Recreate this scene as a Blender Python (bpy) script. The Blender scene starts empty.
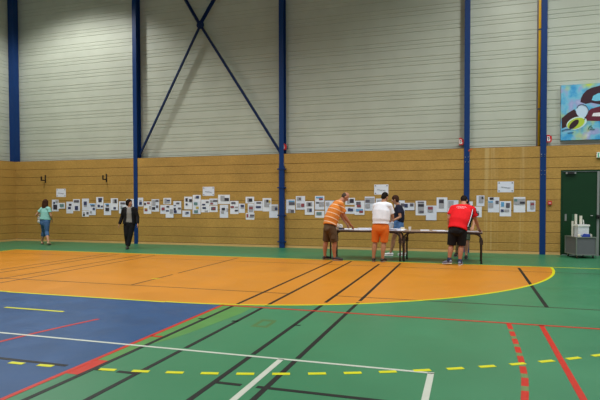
import bpy, bmesh, math, random
from mathutils import Vector, Matrix
random.seed(7)
scene = bpy.context.scene
COL = scene.collection
DEPS = bpy.context.evaluated_depsgraph_get

# ------------------------------------------------------------------ helpers
def lin(c):
    return tuple(((v/255)/12.92 if v/255 <= .04045 else (((v/255)+.055)/1.055)**2.4) for v in c)

def mat(name, rgb, rough=.5, metal=0, spec=.5, var=0.0, scale=8, bump=0.0, bscale=60, rvar=0.0):
    m = bpy.data.materials.new(name); m.use_nodes = True
    nt = m.node_tree; b = nt.nodes['Principled BSDF']
    col = (*lin(rgb), 1)
    b.inputs['Base Color'].default_value = col
    b.inputs['Roughness'].default_value = rough
    b.inputs['Metallic'].default_value = metal
    b.inputs['Specular IOR Level'].default_value = spec
    tc = nt.nodes.new('ShaderNodeTexCoord')
    if var or rvar:
        n = nt.nodes.new('ShaderNodeTexNoise'); n.inputs['Scale'].default_value = scale; n.inputs['Detail'].default_value = 5
        nt.links.new(tc.outputs['Object'], n.inputs['Vector'])
        if var:
            r = nt.nodes.new('ShaderNodeMapRange')
            r.inputs['From Min'].default_value = .3; r.inputs['From Max'].default_value = .7
            r.inputs['To Min'].default_value = 1-var; r.inputs['To Max'].default_value = 1+var
            nt.links.new(n.outputs['Fac'], r.inputs['Value'])
            mx = nt.nodes.new('ShaderNodeVectorMath'); mx.operation = 'SCALE'
            mx.inputs[0].default_value = col[:3]
            nt.links.new(r.outputs['Result'], mx.inputs['Scale'])
            nt.links.new(mx.outputs['Vector'], b.inputs['Base Color'])
        if rvar:
            r2 = nt.nodes.new('ShaderNodeMapRange')
            r2.inputs['From Min'].default_value = .3; r2.inputs['From Max'].default_value = .7
            r2.inputs['To Min'].default_value = rough-rvar; r2.inputs['To Max'].default_value = rough+rvar
            nt.links.new(n.outputs['Fac'], r2.inputs['Value'])
            nt.links.new(r2.outputs['Result'], b.inputs['Roughness'])
    if bump:
        n2 = nt.nodes.new('ShaderNodeTexNoise'); n2.inputs['Scale'].default_value = bscale; n2.inputs['Detail'].default_value = 3
        nt.links.new(tc.outputs['Object'], n2.inputs['Vector'])
        bp = nt.nodes.new('ShaderNodeBump'); bp.inputs['Strength'].default_value = bump; bp.inputs['Distance'].default_value = .01
        nt.links.new(n2.outputs['Fac'], bp.inputs['Height'])
        nt.links.new(bp.outputs['Normal'], b.inputs['Normal'])
    return m

class MB:
    """collects verts and faces of one mesh"""
    def __init__(s): s.v = []; s.f = []; s.mi = []; s.cur = 0
    def add(s, vs, fs):
        o = len(s.v); s.v += [tuple(v) for v in vs]
        s.f += [tuple(i+o for i in f) for f in fs]; s.mi += [s.cur]*len(fs)
    def box(s, a, b, M=None):
        (x0, y0, z0), (x1, y1, z1) = a, b
        vs = [(x0,y0,z0),(x1,y0,z0),(x1,y1,z0),(x0,y1,z0),(x0,y0,z1),(x1,y0,z1),(x1,y1,z1),(x0,y1,z1)]
        if M is not None: vs = [M @ Vector(v) for v in vs]
        s.add(vs, [(0,3,2,1),(4,5,6,7),(0,1,5,4),(1,2,6,5),(2,3,7,6),(3,0,4,7)])
    def prism(s, poly, z0, z1):
        """vertical prism over an XY polygon"""
        n = len(poly)
        s.add([(x,y,z0) for x,y in poly]+[(x,y,z1) for x,y in poly],
              [tuple(range(n-1,-1,-1)), tuple(range(n,2*n))]+[(i,(i+1)%n,n+(i+1)%n,n+i) for i in range(n)])
    def plate(s, poly, y0, y1):
        """prism over an XZ polygon, y0 (front) to y1"""
        n = len(poly)
        s.add([(x,y0,z) for x,z in poly]+[(x,y1,z) for x,z in poly],
              [tuple(range(n)), tuple(range(2*n-1,n-1,-1))]+[(i,n+i,n+(i+1)%n,(i+1)%n) for i in range(n)])
    def tube(s, pts, rad, ref=(0,0,1), seg=12, round0=True, round1=True):
        pts = [Vector(p) for p in pts]; ref = Vector(ref)
        n = len(pts)
        rad = [(r, r) if isinstance(r, (int, float)) else r for r in (rad if isinstance(rad, (list, tuple)) and not (len(rad) == 2 and n != 2) else [rad]*n)]
        rings = []
        for i, p in enumerate(pts):
            t = (pts[min(i+1,n-1)]-pts[max(i-1,0)])
            t = t.normalized() if t.length > 1e-9 else Vector((0,0,1))
            a = ref-ref.dot(t)*t
            if a.length < 1e-3:
                a = Vector((1,0,0))-t.x*t if abs(t.x) < .9 else Vector((0,1,0))-t.y*t
            a.normalize(); b = t.cross(a)
            if i == 0 and round0:
                d = min(rad[0])
                for k, sc in ((.97,.25),(.8,.6),(.45,.89)): rings.append((p-t*d*k, a, b, rad[0][0]*sc, rad[0][1]*sc))
            rings.append((p, a, b, *rad[i]))
            if i == n-1 and round1:
                d = min(rad[-1])
                for k, sc in ((.45,.89),(.8,.6),(.97,.25)): rings.append((p+t*d*k, a, b, rad[-1][0]*sc, rad[-1][1]*sc))
        vs = []; fs = []
        for c, a, b, ra, rb in rings:
            for k in range(seg):
                an = 2*math.pi*k/seg
                vs.append(c+a*ra*math.cos(an)+b*rb*math.sin(an))
        m = len(rings)
        for i in range(m-1):
            for k in range(seg):
                k2 = (k+1) % seg
                fs.append((i*seg+k, i*seg+k2, (i+1)*seg+k2, (i+1)*seg+k))
        fs.append(tuple(range(seg-1,-1,-1))); fs.append(tuple((m-1)*seg+k for k in range(seg)))
        s.add(vs, fs)
    def ell(s, c, ax, r, seg=16, rings=10):
        """ellipsoid: centre, three axes, three radii"""
        c = Vector(c); vs = []; fs = []
        for i in range(1, rings):
            th = math.pi*i/rings
            for k in range(seg):
                ph = 2*math.pi*k/seg
                vs.append(c+ax[0]*r[0]*math.sin(th)*math.cos(ph)+ax[1]*r[1]*math.sin(th)*math.sin(ph)+ax[2]*r[2]*math.cos(th))
        top = len(vs); vs.append(c+ax[2]*r[2]); bot = len(vs); vs.append(c-ax[2]*r[2])
        for i in range(rings-2):
            for k in range(seg):
                k2 = (k+1) % seg
                fs.append((i*seg+k, (i+1)*seg+k, (i+1)*seg+k2, i*seg+k2))
        for k in range(seg):
            k2 = (k+1) % seg
            fs.append((top, k, k2)); fs.append((bot, (rings-2)*seg+k2, (rings-2)*seg+k))
        s.add(vs, fs)
    def build(s, name, mats, parent=None, origin=(0,0,0), smooth=False, bevel=0, remesh=0, sm=3):
        o3 = Vector(origin)
        me = bpy.data.meshes.new(name)
        me.from_pydata([tuple(Vector(v)-o3) for v in s.v], [], s.f); me.update()
        mats = mats if isinstance(mats, (list, tuple)) else [mats]
        if remesh:
            tmp = bpy.data.objects.new('tmp', me); COL.objects.link(tmp)
            md = tmp.modifiers.new('r', 'REMESH'); md.mode = 'VOXEL'; md.voxel_size = remesh; md.use_smooth_shade = True
            if sm:
                ms = tmp.modifiers.new('s', 'SMOOTH'); ms.factor = .5; ms.iterations = sm
            bpy.context.view_layer.update()
            me2 = bpy.data.meshes.new_from_object(tmp.evaluated_get(DEPS()))
            bpy.data.objects.remove(tmp); bpy.data.meshes.remove(me); me = me2; me.name = name
            me.materials.clear()
            for m in mats: me.materials.append(m)
            for p in me.polygons: p.use_smooth = True; p.material_index = 0
        else:
            for m in mats: me.materials.append(m)
            if len(mats) > 1: me.polygons.foreach_set('material_index', s.mi)
            if smooth: me.polygons.foreach_set('use_smooth', [True]*len(me.polygons))
            bm = bmesh.new(); bm.from_mesh(me)
            bmesh.ops.recalc_face_normals(bm, faces=bm.faces)
            if bevel: bmesh.ops.bevel(bm, geom=list(bm.edges), offset=bevel, segments=2, affect='EDGES', clamp_overlap=True)
            bm.to_mesh(me); bm.free()
        ob = bpy.data.objects.new(name, me); COL.objects.link(ob)
        if parent is not None: ob.parent = parent       # local coordinates already relative to the thing's origin
        elif any(origin): ob.location = o3
        return ob

def tag(o, label=None, cat=None, group=None, kind=None):
    if label: o['label'] = label
    if cat: o['category'] = cat
    if group: o['group'] = group
    if kind: o['kind'] = kind
    return o

def empty(name, loc, label, cat, group=None, rz=0):
    o = bpy.data.objects.new(name, None); COL.objects.link(o); o.location = loc; o.rotation_euler.z = rz
    o.empty_display_size = .1
    return tag(o, label, cat, group)

def lerp(a, b, t): return Vector(a)*(1-t)+Vector(b)*t

# ------------------------------------------------------------------ camera
yaw, pit, rol = .30832, .0257146, -.0022905
fw = Vector((-math.sin(yaw), math.cos(yaw), 0)); rt = Vector((math.cos(yaw), math.sin(yaw), 0)); up = Vector((0,0,1))
fw2 = fw*math.cos(pit)-up*math.sin(pit); up2 = up*math.cos(pit)+fw*math.sin(pit)
r3 = rt*math.cos(rol)+up2*math.sin(rol); u3 = up2*math.cos(rol)-rt*math.sin(rol)
cam = bpy.data.cameras.new('camera'); camo = bpy.data.objects.new('camera', cam); COL.objects.link(camo)
camo.matrix_world = Matrix(((r3.x,u3.x,-fw2.x,0),(r3.y,u3.y,-fw2.y,0),(r3.z,u3.z,-fw2.z,1.5),(0,0,0,1)))
cam.sensor_width = 36; cam.lens = 532.686*36/600; cam.shift_y = 13.447/600; cam.clip_end = 200
scene.camera = camo

# ------------------------------------------------------------------ materials
def wood_material():
    m = mat('wood_fibre_board', (172,134,70), .62, spec=.3)
    nt = m.node_tree; b = nt.nodes['Principled BSDF']; N = nt.nodes.new; L = nt.links.new
    tc = N('ShaderNodeTexCoord')
    n1 = N('ShaderNodeTexNoise'); n1.inputs['Scale'].default_value = 34; n1.inputs['Detail'].default_value = 7; n1.inputs['Roughness'].default_value = .75
    mp = N('ShaderNodeMapping'); mp.inputs['Scale'].default_value = (.55, 1, 1)
    L(tc.outputs['Object'], mp.inputs['Vector']); L(mp.outputs['Vector'], n1.inputs['Vector'])
    n2 = N('ShaderNodeTexNoise'); n2.inputs['Scale'].default_value = 1.3; n2.inputs['Detail'].default_value = 4
    L(tc.outputs['Object'], n2.inputs['Vector'])
    cr = N('ShaderNodeValToRGB')
    cr.color_ramp.elements[0].position = .25; cr.color_ramp.elements[0].color = (*lin((150,117,54)), 1)
    cr.color_ramp.elements[1].position = .75; cr.color_ramp.elements[1].color = (*lin((192,151,80)), 1)
    L(n1.outputs['Fac'], cr.inputs['Fac'])
    r = N('ShaderNodeMapRange'); r.inputs['From Min'].default_value = .3; r.inputs['From Max'].default_value = .7
    r.inputs['To Min'].default_value = .9; r.inputs['To Max'].default_value = 1.1
    L(n2.outputs['Fac'], r.inputs['Value'])
    # each course of boards has its own tone
    sx = N('ShaderNodeSeparateXYZ'); L(tc.outputs['Object'], sx.inputs['Vector'])
    md = N('ShaderNodeMath'); md.operation = 'MULTIPLY'; md.inputs[1].default_value = 1/.2925; L(sx.outputs['Z'], md.inputs[0])
    fl = N('ShaderNodeMath'); fl.operation = 'FLOOR'; L(md.outputs[0], fl.inputs[0])
    wn = N('ShaderNodeTexWhiteNoise'); wn.noise_dimensions = '1D'; L(fl.outputs[0], wn.inputs['W'])
    r2 = N('ShaderNodeMapRange'); r2.inputs['To Min'].default_value = .95; r2.inputs['To Max'].default_value = 1.05; L(wn.outputs['Value'], r2.inputs['Value'])
    mu = N('ShaderNodeMath'); mu.operation = 'MULTIPLY'; L(r.outputs['Result'], mu.inputs[0]); L(r2.outputs['Result'], mu.inputs[1])
    # pale vertical run marks on the boards left of the pipe pillar
    ms = N('ShaderNodeMapping'); ms.inputs['Scale'].default_value = (11, 1, .12); L(tc.outputs['Object'], ms.inputs['Vector'])
    n3 = N('ShaderNodeTexNoise'); n3.inputs['Scale'].default_value = 1; n3.inputs['Detail'].default_value = 2; L(ms.outputs['Vector'], n3.inputs['Vector'])
    rs = N('ShaderNodeMapRange'); rs.inputs['From Min'].default_value = .54; rs.inputs['From Max'].default_value = .72; L(n3.outputs['Fac'], rs.inputs['Value'])
    dx = N('ShaderNodeMath'); dx.operation = 'SUBTRACT'; dx.inputs[1].default_value = .85; L(sx.outputs['X'], dx.inputs[0])
    ab = N('ShaderNodeMath'); ab.operation = 'ABSOLUTE'; L(dx.outputs[0], ab.inputs[0])
    rm = N('ShaderNodeMapRange'); rm.inputs['From Min'].default_value = .75; rm.inputs['From Max'].default_value = .35; L(ab.outputs[0], rm.inputs['Value'])
    pr = N('ShaderNodeMath'); pr.operation = 'MULTIPLY'; L(rs.outputs['Result'], pr.inputs[0]); L(rm.outputs['Result'], pr.inputs[1])
    pr2 = N('ShaderNodeMath'); pr2.operation = 'MULTIPLY'; pr2.inputs[1].default_value = .6; L(pr.outputs[0], pr2.inputs[0])
    sc = N('ShaderNodeVectorMath'); sc.operation = 'SCALE'; L(cr.outputs['Color'], sc.inputs[0]); L(mu.outputs[0], sc.inputs['Scale'])
    mix = N('ShaderNodeMix'); mix.data_type = 'RGBA'; L(pr2.outputs[0], mix.inputs['Factor']); L(sc.outputs['Vector'], mix.inputs['A'])
    mix.inputs['B'].default_value = (*lin((205,182,130)), 1)
    L(mix.outputs['Result'], b.inputs['Base Color'])
    return m

WOOD = wood_material()
GAP = mat('board_joint', (88,58,26), .8)
SKIRT = mat('pale_skirting', (206,166,104), .55, var=.06, scale=4)
CLAD = mat('grey_cladding', (186,192,178), .42, metal=.08, spec=.5, var=.05, scale=1.6)
BLUE = mat('blue_steel_paint', (5,50,108), .42, spec=.3, var=.05, scale=3)
BLUE_D = mat('blue_brace_paint', (6,36,84), .45, spec=.3)
STEEL = mat('bolt_steel', (170,175,182), .35, metal=.8)
BLACK = mat('black_metal', (22,20,22), .5)
YEL_PIPE = mat('yellow_pipe_paint', (222,172,18), .4)
DKGREY = mat('dark_grey_plastic', (74,74,78), .5)
WHITE_P = mat('white_plastic', (232,232,228), .4)
RED_P = mat('red_plastic', (196,26,34), .35)
PAPER = mat('white_paper', (224,227,238), .7, spec=.2, var=.02, scale=10)
GREEN_D = mat('door_green_paint', (6,52,24), .45, spec=.35, var=.06, scale=3)
ALU = mat('grey_aluminium', (150,152,150), .4, metal=.5)
F_GREEN = mat('floor_green', (52,117,82), .38, spec=.3, var=.06, scale=1.1, rvar=.05)
F_ORANGE = mat('floor_orange', (188,122,31), .38, spec=.3, var=.05, scale=1.2, rvar=.05)
F_BLUE = mat('floor_blue', (30,71,116), .38, spec=.25, var=.10, scale=2.2, rvar=.06)
F_LGREEN = mat('floor_worn_green', (74,128,64), .4, spec=.3, var=.08, scale=3)
F_GHOST = mat('floor_ghost_mark', (70,104,56), .42, spec=.3, var=.08, scale=6)
L_YEL = mat('line_yellow', (196,196,20), .42, spec=.3, var=.03)
L_RED = mat('line_red', (178,34,18), .42, spec=.25, var=.04)
L_BLK = mat('line_black', (13,14,15), .55, spec=.25, var=.08)
L_BRN = mat('line_thin_black', (56,44,30), .5, spec=.3, var=.1)
L_WHT = mat('line_white', (180,186,174), .45, var=.05, scale=5)
L_OLV = mat('line_olive_gap', (90,114,62), .45, var=.08)

# ------------------------------------------------------------------ floor with its court markings (one mesh)
fl = MB(); FM = [F_GREEN, F_ORANGE, F_BLUE, F_LGREEN, F_GHOST, L_YEL, L_RED, L_BLK, L_BRN, L_WHT, L_OLV]
fl.box((-16.6,-8,-.12),(16,16.3,0))
def ply(mi, poly, h):
    fl.cur = mi; fl.prism(poly, 0.0001, h*.0004)
def hx(mi, x0, x1, y, w, h): ply(mi, [(x0,y-w/2),(x1,y-w/2),(x1,y+w/2),(x0,y+w/2)], h)
def vy(mi, x, y0, y1, w, h): ply(mi, [(x-w/2,y0),(x+w/2,y0),(x+w/2,y1),(x-w/2,y1)], h)
def arc(mi, cx, cy, r, a0, a1, w, h, n=48):
    p = [math.radians(a0+(a1-a0)*i/n) for i in range(n+1)]
    fl.cur = mi
    for a, b in zip(p[:-1], p[1:]):
        fl.prism([(cx+(r-w/2)*math.cos(a),cy+(r-w/2)*math.sin(a)),(cx+(r+w/2)*math.cos(a),cy+(r+w/2)*math.sin(a)),
                  (cx+(r+w/2)*math.cos(b),cy+(r+w/2)*math.sin(b)),(cx+(r-w/2)*math.cos(b),cy+(r-w/2)*math.sin(b))], .0001, h*.0004)
GY = 12.83; PXL, PXR = -7.2, -4.26
# goal area (orange)
po = [(PXR+6*math.cos(math.radians(a)), GY+6*math.sin(math.radians(a))) for a in range(0,-91,-3)]
po += [(PXL+6*math.cos(math.radians(a)), GY+6*math.sin(math.radians(a))) for a in range(-90,-181,-3)]
# blue zone under it
ply(2, [(-16.4,-8),(-3.35,-8),(-3.35,6.87),(-16.4,6.87)], 1)
ply(1, po, 2)
# worn green strip beside the red sideline
ply(3, [(-3.33,4.16),(-3.18,4.16),(-3.18,4.7),(-3.05,5.07),(-2.98,5.51),(-2.87,6.4),(-2.87,6.83),(-3.33,6.83)], 1.5)
for q in ([(-2.47,5.8),(-2.26,5.8),(-2.26,5.87),(-2.47,5.87)], [(-2.47,6.11),(-2.27,6.11),(-2.27,6.19),(-2.47,6.19)],
          [(-2.47,5.87),(-2.42,5.87),(-2.42,6.11),(-2.47,6.11)], [(-2.31,5.87),(-2.26,5.87),(-2.26,6.11),(-2.31,6.11)]):
    ply(4, q, 1)
# thin black cross lines
hx(8, -16.2, -2.74, 8.02, .035, 4); hx(8, -2.0, 8, 8.05, .035, 4); hx(8, -16.2, 8, 11.92, .03, 4)
# long black lines running away from the camera
vy(7, -3.18, -2, 6.86, .05, 5); vy(7, -3.18, 7.0, 12.55, .05, 5)
vy(7, -2.735, -2, 4.66, .05, 5); vy(7, -2.735, 4.76, 6.86, .05, 5); vy(7, -2.735, 7.0, 12.7, .05, 5)
vy(7, -1.995, -2, 4.67, .05, 5); vy(7, -1.995, 4.75, 7.33, .05, 5); vy(7, -1.995, 7.48, 12.3, .05, 5)
vy(7, -1.54, -2, 4.67, .05, 5); vy(7, -1.54, 4.75, 7.62, .05, 5); vy(7, -1.54, 7.74, 12.6, .05, 5)
vy(7, 1.03, 8.03, 12.5, .055, 5)
for x in (-9.67, -9.29, -8.55, -8.13): vy(8, x, 6.9, 12.55, .045, 4)
vy(8, -5.69, 8.03, 9.4, .04, 4); vy(8, -5.69, 9.62, 12.55, .04, 4)
for x in (-3.26, -2.8): hx(7, x, x+.09, 6.0, .05, 5)
hx(7, -1.99, -1.915, 6.02, .04, 5)
# low black line, broken by the other courts
hx(7, -8, -3.47, 3.925, .05, 4); hx(7, -3.16, -3.08, 3.92, .05, 4); hx(7, -2.93, -2.72, 3.925, .05, 4); hx(7, -1.99, -1.755, 3.93, .05, 4); hx(7, -1.62, 2.5, 3.93, .05, 4)
# red basketball lines
vy(6, -3.35, -4, 6.9, .05, 6); hx(6, -3.37, 10, 6.87, .05, 6); vy(6, .82, -3, 6.87, .055, 6)
ply(6, [(-3.33,3.75),(-3.2,3.75),(-3.2,4.16),(-3.33,4.16)], 3); hx(6, -3.34, -3.21, 5.07, .05, 6)
def strip(mi, pts, w, h):
    fl.cur = mi
    for (xa, ya), (xb, yb) in zip(pts[:-1], pts[1:]):
        fl.prism([(xa-w/2,ya),(xb-w/2,yb),(xb+w/2,yb),(xa+w/2,ya)], .0001, h*.0004)
def along(tab, y):
    for (xa, ya), (xb, yb) in zip(tab[:-1], tab[1:]):
        if ya >= y >= yb: return (xa+(xb-xa)*(ya-y)/(ya-yb), y)
    return tab[-1]
# red arc on the blue zone
strip(6, [(-5.2,1.9),(-4.92,3.4),(-4.75,4.35),(-4.66,4.83),(-4.57,5.2),(-4.455,5.6)], .05, 6)
# dashed red arc with olive gaps
tab = [(.457,6.85),(.465,6.3),(.468,5.8),(.466,5.3),(.45,4.8),(.415,4.4),(.37,4.0),(.30,3.5),(.08,2.5),(-.3,1.4)]
y = 6.85; k = 0
while y > 1.6:
    st = .29 if k == 0 else (.215 if k % 2 == 0 else .115)
    strip(6 if k % 2 == 0 else 10, [along(tab,y), along(tab,y-st)], .056, 6); y -= st; k += 1
# white lines
hx(9, -16, -.283, 4.69, .040, 7); vy(9, -1.68, -2, 4.69, .055, 7); vy(9, -.31, -2, 4.69, .055, 7)
# yellow handball lines
hx(5, -13.2, 8, GY, .045, 8)
hx(5, PXL, PXR, GY-6, .05, 8); arc(5, PXR, GY, 5.975, -90, 0, .05, 8); arc(5, PXL, GY, 5.975, -180, -90, .05, 8)
hx(5, -6.2, -5.2, GY-7, .05, 8); hx(5, -5.78, -5.62, GY-4.02, .05, 8)
# dashed nine metre line
pos = PXR-.28-9*.29
x = -4.372
while x > PXL: hx(5, x-.155, x, GY-9.01, .055, 8); x -= .302
s_ = math.asin((-4.12-PXR)/9)*9
s_ = -.097
while s_ < 9*math.pi/2:
    a0 = -90+math.degrees(s_/9); a1 = -90+math.degrees((s_+.155)/9)
    xd = PXR+9*math.cos(math.radians((a0+a1)/2))
    if not -3.36 < xd < -3.18: arc(5, PXR, GY, 8.966+.025*math.exp(-s_/1.2), a0, a1, .055, 8, 3)   # worn away under the red block
    s_ += .3105
s_ = .1
while s_ < 9*math.pi/2:
    a0 = -90-math.degrees(s_/9); a1 = -90-math.degrees((s_+.148)/9)
    arc(5, PXL, GY, 8.966, a0, a1, .055, 8, 3); s_ += .2985
floor = fl.build('floor', FM); tag(floor, 'multi-coloured sports hall floor with court lines', None, kind='structure')
# ------------------------------------------------------------------ walls
WY = 15.744; SY = 16.0; TOP = 2.93; HH = 9.7
ZJ = [.075,.296,.60,.887,1.182,1.477,1.765,2.053,2.343,2.625,2.93]
COLX = [-10.932, -5.615, -.083, 1.885]; FW = .075           # pillar centres, half flange width
bays = [(-16.14,COLX[0]-FW),(COLX[0]+FW,COLX[1]-FW),(COLX[1]+FW,COLX[2]-FW),(COLX[2]+FW,COLX[3]-FW),(COLX[3]+FW,2.325),(4.13,9)]
G0 = 3.72
def cladding(mb, along_x, c, a0, a1, z0, z1, sgn=1):
    """ribbed horizontal metal sheet; c is the face position, ribs are pressed into it"""
    prof = []
    zs = []
    k = -3
    while G0+k*.485 < z1+1:
        for d in (-.235,-.117,0): zs.append(G0+k*.485+d)
        k += 1
    prof.append((z0, 0))
    for z in zs:
        if z0+.03 < z < z1-.03:
            prof += [(z-.012, -.001), (z-.006, .013), (z+.004, .013), (z+.016, .001)]
    prof.append((z1, 0))
    vs = []; fs = []
    for z, d in prof:
        for a in (a0, a1): vs.append((a, c+d*sgn, z) if along_x else (c+d*sgn, a, z))
    n = len(prof)
    for i in range(n-1): fs.append((2*i, 2*i+1, 2*i+3, 2*i+2))
    # back skin
    o = len(vs)
    for z in (z0, z1):
        for a in (a0, a1): vs.append((a, c+.10*sgn, z) if along_x else (c+.10*sgn, a, z))
    fs += [(o,o+2,o+3,o+1),(0,o,o+1,1),(2*n-2,2*n-1,o+3,o+2),
           tuple([2*i for i in range(n)]+[o+2,o]), tuple([2*i+1 for i in range(n)]+[o+3,o+1])]
    mb.add(vs, fs)

def board(mb, a, b):
    """one board with a small arris along its long upper and lower edges (back wall)"""
    (x0,y0,z0),(x1,y1,z1) = a, b; e = .005
    mb.add([(x0,y0,z0+e),(x0,y0+e,z0),(x0,y1,z0),(x0,y1,z1),(x0,y0+e,z1),(x0,y0,z1-e)]+
           [(x1,y0,z0+e),(x1,y0+e,z0),(x1,y1,z0),(x1,y1,z1),(x1,y0+e,z1),(x1,y0,z1-e)],
           [(0,1,2,3,4,5),(11,10,9,8,7,6)]+[(i,6+i,6+(i+1)%6,(i+1)%6) for i in range(6)])

wb = MB()
for x0, x1 in bays:
    for z0, z1 in zip(ZJ[:-1], ZJ[1:]):
        wb.cur = 0; board(wb, (x0, WY, z0+.005), (x1, WY+.03, z1-(.005 if z1 < TOP else 0)))
    wb.cur = 1; wb.box((x0, WY+.03, .0), (x1, SY+.1, TOP-.02))
for z0, z1 in [(2.27,2.343)]+list(zip(ZJ[8:-1], ZJ[9:])):
    wb.cur = 0; board(wb, (2.325, WY, z0+.005), (4.13, WY+.03, z1-(.005 if z1 < TOP else 0)))
wb.cur = 1; wb.box((2.325, WY+.03, 2.27), (4.13, SY+.1, TOP-.02))
wb.cur = 2; cladding(wb, True, SY, -16.5, 9, TOP-.02, HH)
wb.cur = 3; wb.box((-16.14, WY+.005, TOP-.004), (9, SY, TOP+.012))        # dark ledge cap
tag(wb.build('wall_back', [WOOD, GAP, CLAD, GAP]), kind='structure')

LX = -16.14
wl = MB()
for z0, z1 in zip(ZJ[:-1], ZJ[1:]):
    wl.cur = 0; wl.box((LX-.03, -8, z0+.005), (LX, WY+.03, z1-(.005 if z1 < TOP else 0)))
wl.cur = 1; wl.box((LX-.3, -8, 0), (LX-.03, WY+.06, TOP-.02))
wl.cur = 2; cladding(wl, False, LX-.26, -8, WY+.2, TOP-.02, HH, -1)
wl.cur = 3; wl.box((LX-.26, -8, TOP-.004), (LX-.005, WY, TOP+.012))
tag(wl.build('wall_left', [WOOD, GAP, CLAD, GAP]), kind='structure')

sk = MB()
for x0, x1 in bays: sk.box((x0, WY-.012, .0), (x1, WY+.03, .07))
tag(sk.build('baseboard_back', SKIRT), kind='structure')
sk = MB(); sk.box((LX-.03, -8, 0), (LX+.012, WY-.012, .07)); tag(sk.build('baseboard_left', SKIRT), kind='structure')

ce = MB(); ce.box((-16.6, -8, HH), (9, 16.3, HH+.2)); tag(ce.build('ceiling', mat('ceiling_sheet', (150,150,146), .6)), kind='structure')

# ------------------------------------------------------------------ steel pillars
def pillar(x, label, bolts=()):
    p = empty('steel_pillar', (x, WY-.02, 0), label, 'pillar', 'blue steel pillars along the hall wall')
    m = MB(); m.box((-FW, 0, 0), (FW, .02, HH-.01)); m.build('flange', BLUE, p)
    m = MB(); m.box((-.008, .02, TOP+.014), (.008, .24, HH-.01)); m.build('web', BLUE, p)
    m = MB(); m.box((-FW, .24, TOP+.014), (FW, .255, HH-.01)); m.build('flange', BLUE, p)
    for z in bolts:
        for sx in (-.04, .04):
            b = MB(); b.tube([(sx,0,z),(sx,-.012,z)], .011, seg=8, round0=False); b.build('bolt', STEEL, p)
    return p
pillar(COLX[0], 'blue steel pillar behind the black-jacket woman, foot of one cross brace')
c3 = pillar(COLX[1], 'blue steel pillar with three bolted collars on its lower post')
pillar(COLX[2], 'blue steel pillar behind the man in red', (2.69,2.55,.9,.75))
pillar(COLX[3], 'blue steel pillar beside the yellow pipe', (2.71,2.66,2.27,2.16))
m = MB(); m.box((-.045,-.11,0), (.115,-.004,2.57)); m.build('lower_post', BLUE, c3, bevel=.008)
for z in (2.455, 1.875, 1.015, .19):
    m = MB(); m.box((-.10,-.125,z-.020), (.165,.0-.004,z+.020)); cb = m.build('collar', BLUE, c3, bevel=.006)
    for sx in (-.07,.14):
        b = MB(); b.tube([(sx,-.125,z),(sx,-.145,z)], .012, seg=8, round0=False); b.build('bolt', BLUE, cb)
# corner pillar standing on the boards
p = empty('steel_pillar', (-16.262, WY-.02, TOP+.015), 'blue steel pillar in the wall corner, standing on the wooden panelling', 'pillar', 'blue steel pillars along the hall wall')
m = MB(); m.box((-.12,0,0),(.12,.02,HH-TOP-.03)); m.build('flange', BLUE, p)
m = MB(); m.box((-.118,.02,0),(.118,.24,HH-TOP-.03)); m.build('web', BLUE, p)

# ------------------------------------------------------------------ cross brace
BY = 15.83; hub = Vector((-8.461, BY, 7.246))
br = empty('cross_brace', hub, 'blue steel X-shaped wind brace with a round hub plate', 'brace')
for e in ((-10.80, 3.08), (-5.67, 2.97), (-9.90, 9.65), (-6.81, 9.65)):
    q = Vector((e[0], BY, e[1])); d = (q-hub); 
    if q.z > HH-.05: q = hub+d*((HH-.05-hub.z)/d.z)
    d = (q-hub).normalized(); n = Vector((d.z, 0, -d.x))
    m = MB()
    a = d*.10; L_ = q-hub
    for lo, hi, y0, y1 in ((-.045,.045,-.006,.006),(-.045,-.033,-.075,-.006)):
        vs = [a+n*lo, a+n*hi, L_+n*hi, L_+n*lo]
        m.add([v+Vector((0,y0,0)) for v in vs]+[v+Vector((0,y1,0)) for v in vs], [(0,1,2,3),(7,6,5,4),(0,4,5,1),(1,5,6,2),(2,6,7,3),(3,7,4,0)])
    m.build('brace_bar', BLUE_D, br)
m = MB(); m.tube([(0,-.03,0),(0,.012,0)], .13, seg=20, round0=False, round1=False); hp = m.build('hub_plate', BLUE_D, br, bevel=.004)
for k in range(4):
    an = math.radians(45+90*k); b = MB(); b.tube([(.075*math.cos(an),-.03,.075*math.sin(an)),(.075*math.cos(an),-.045,.075*math.sin(an))], .014, seg=8, round0=False); b.build('bolt', BLUE_D, hp)

# ------------------------------------------------------------------ yellow pipe and dark grey bar
yp = empty('gas_pipe', (1.782, 15.80, TOP+.02), 'vertical yellow pipe with dark clamps left of the rightmost blue pillar', 'pipe')
m = MB(); m.tube([(0,0,0),(0,0,HH-TOP-.05)], .034, seg=14, round0=False, round1=False); m.build('pipe_run', YEL_PIPE, yp, smooth=True)
for z in (.99, 3.13, 5.3):
    m = MB(); m.tube([(0,0,z-.02),(0,0,z+.02)], .042, seg=14, round0=False, round1=False); m.box((-.012,.03,z-.015),(.012,.195,z+.015)); m.build('clamp', DKGREY, yp)
cd = MB(); cd.box((1.732,15.93,TOP+.02),(1.765,15.992,HH-.05)); tag(cd.build('dark_bar', mat('bar_grey', (112,108,112), .5)), 'thin dark grey duct on the cladding beside the yellow pipe', 'bar')  # narrow grey box running up the cladding

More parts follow.
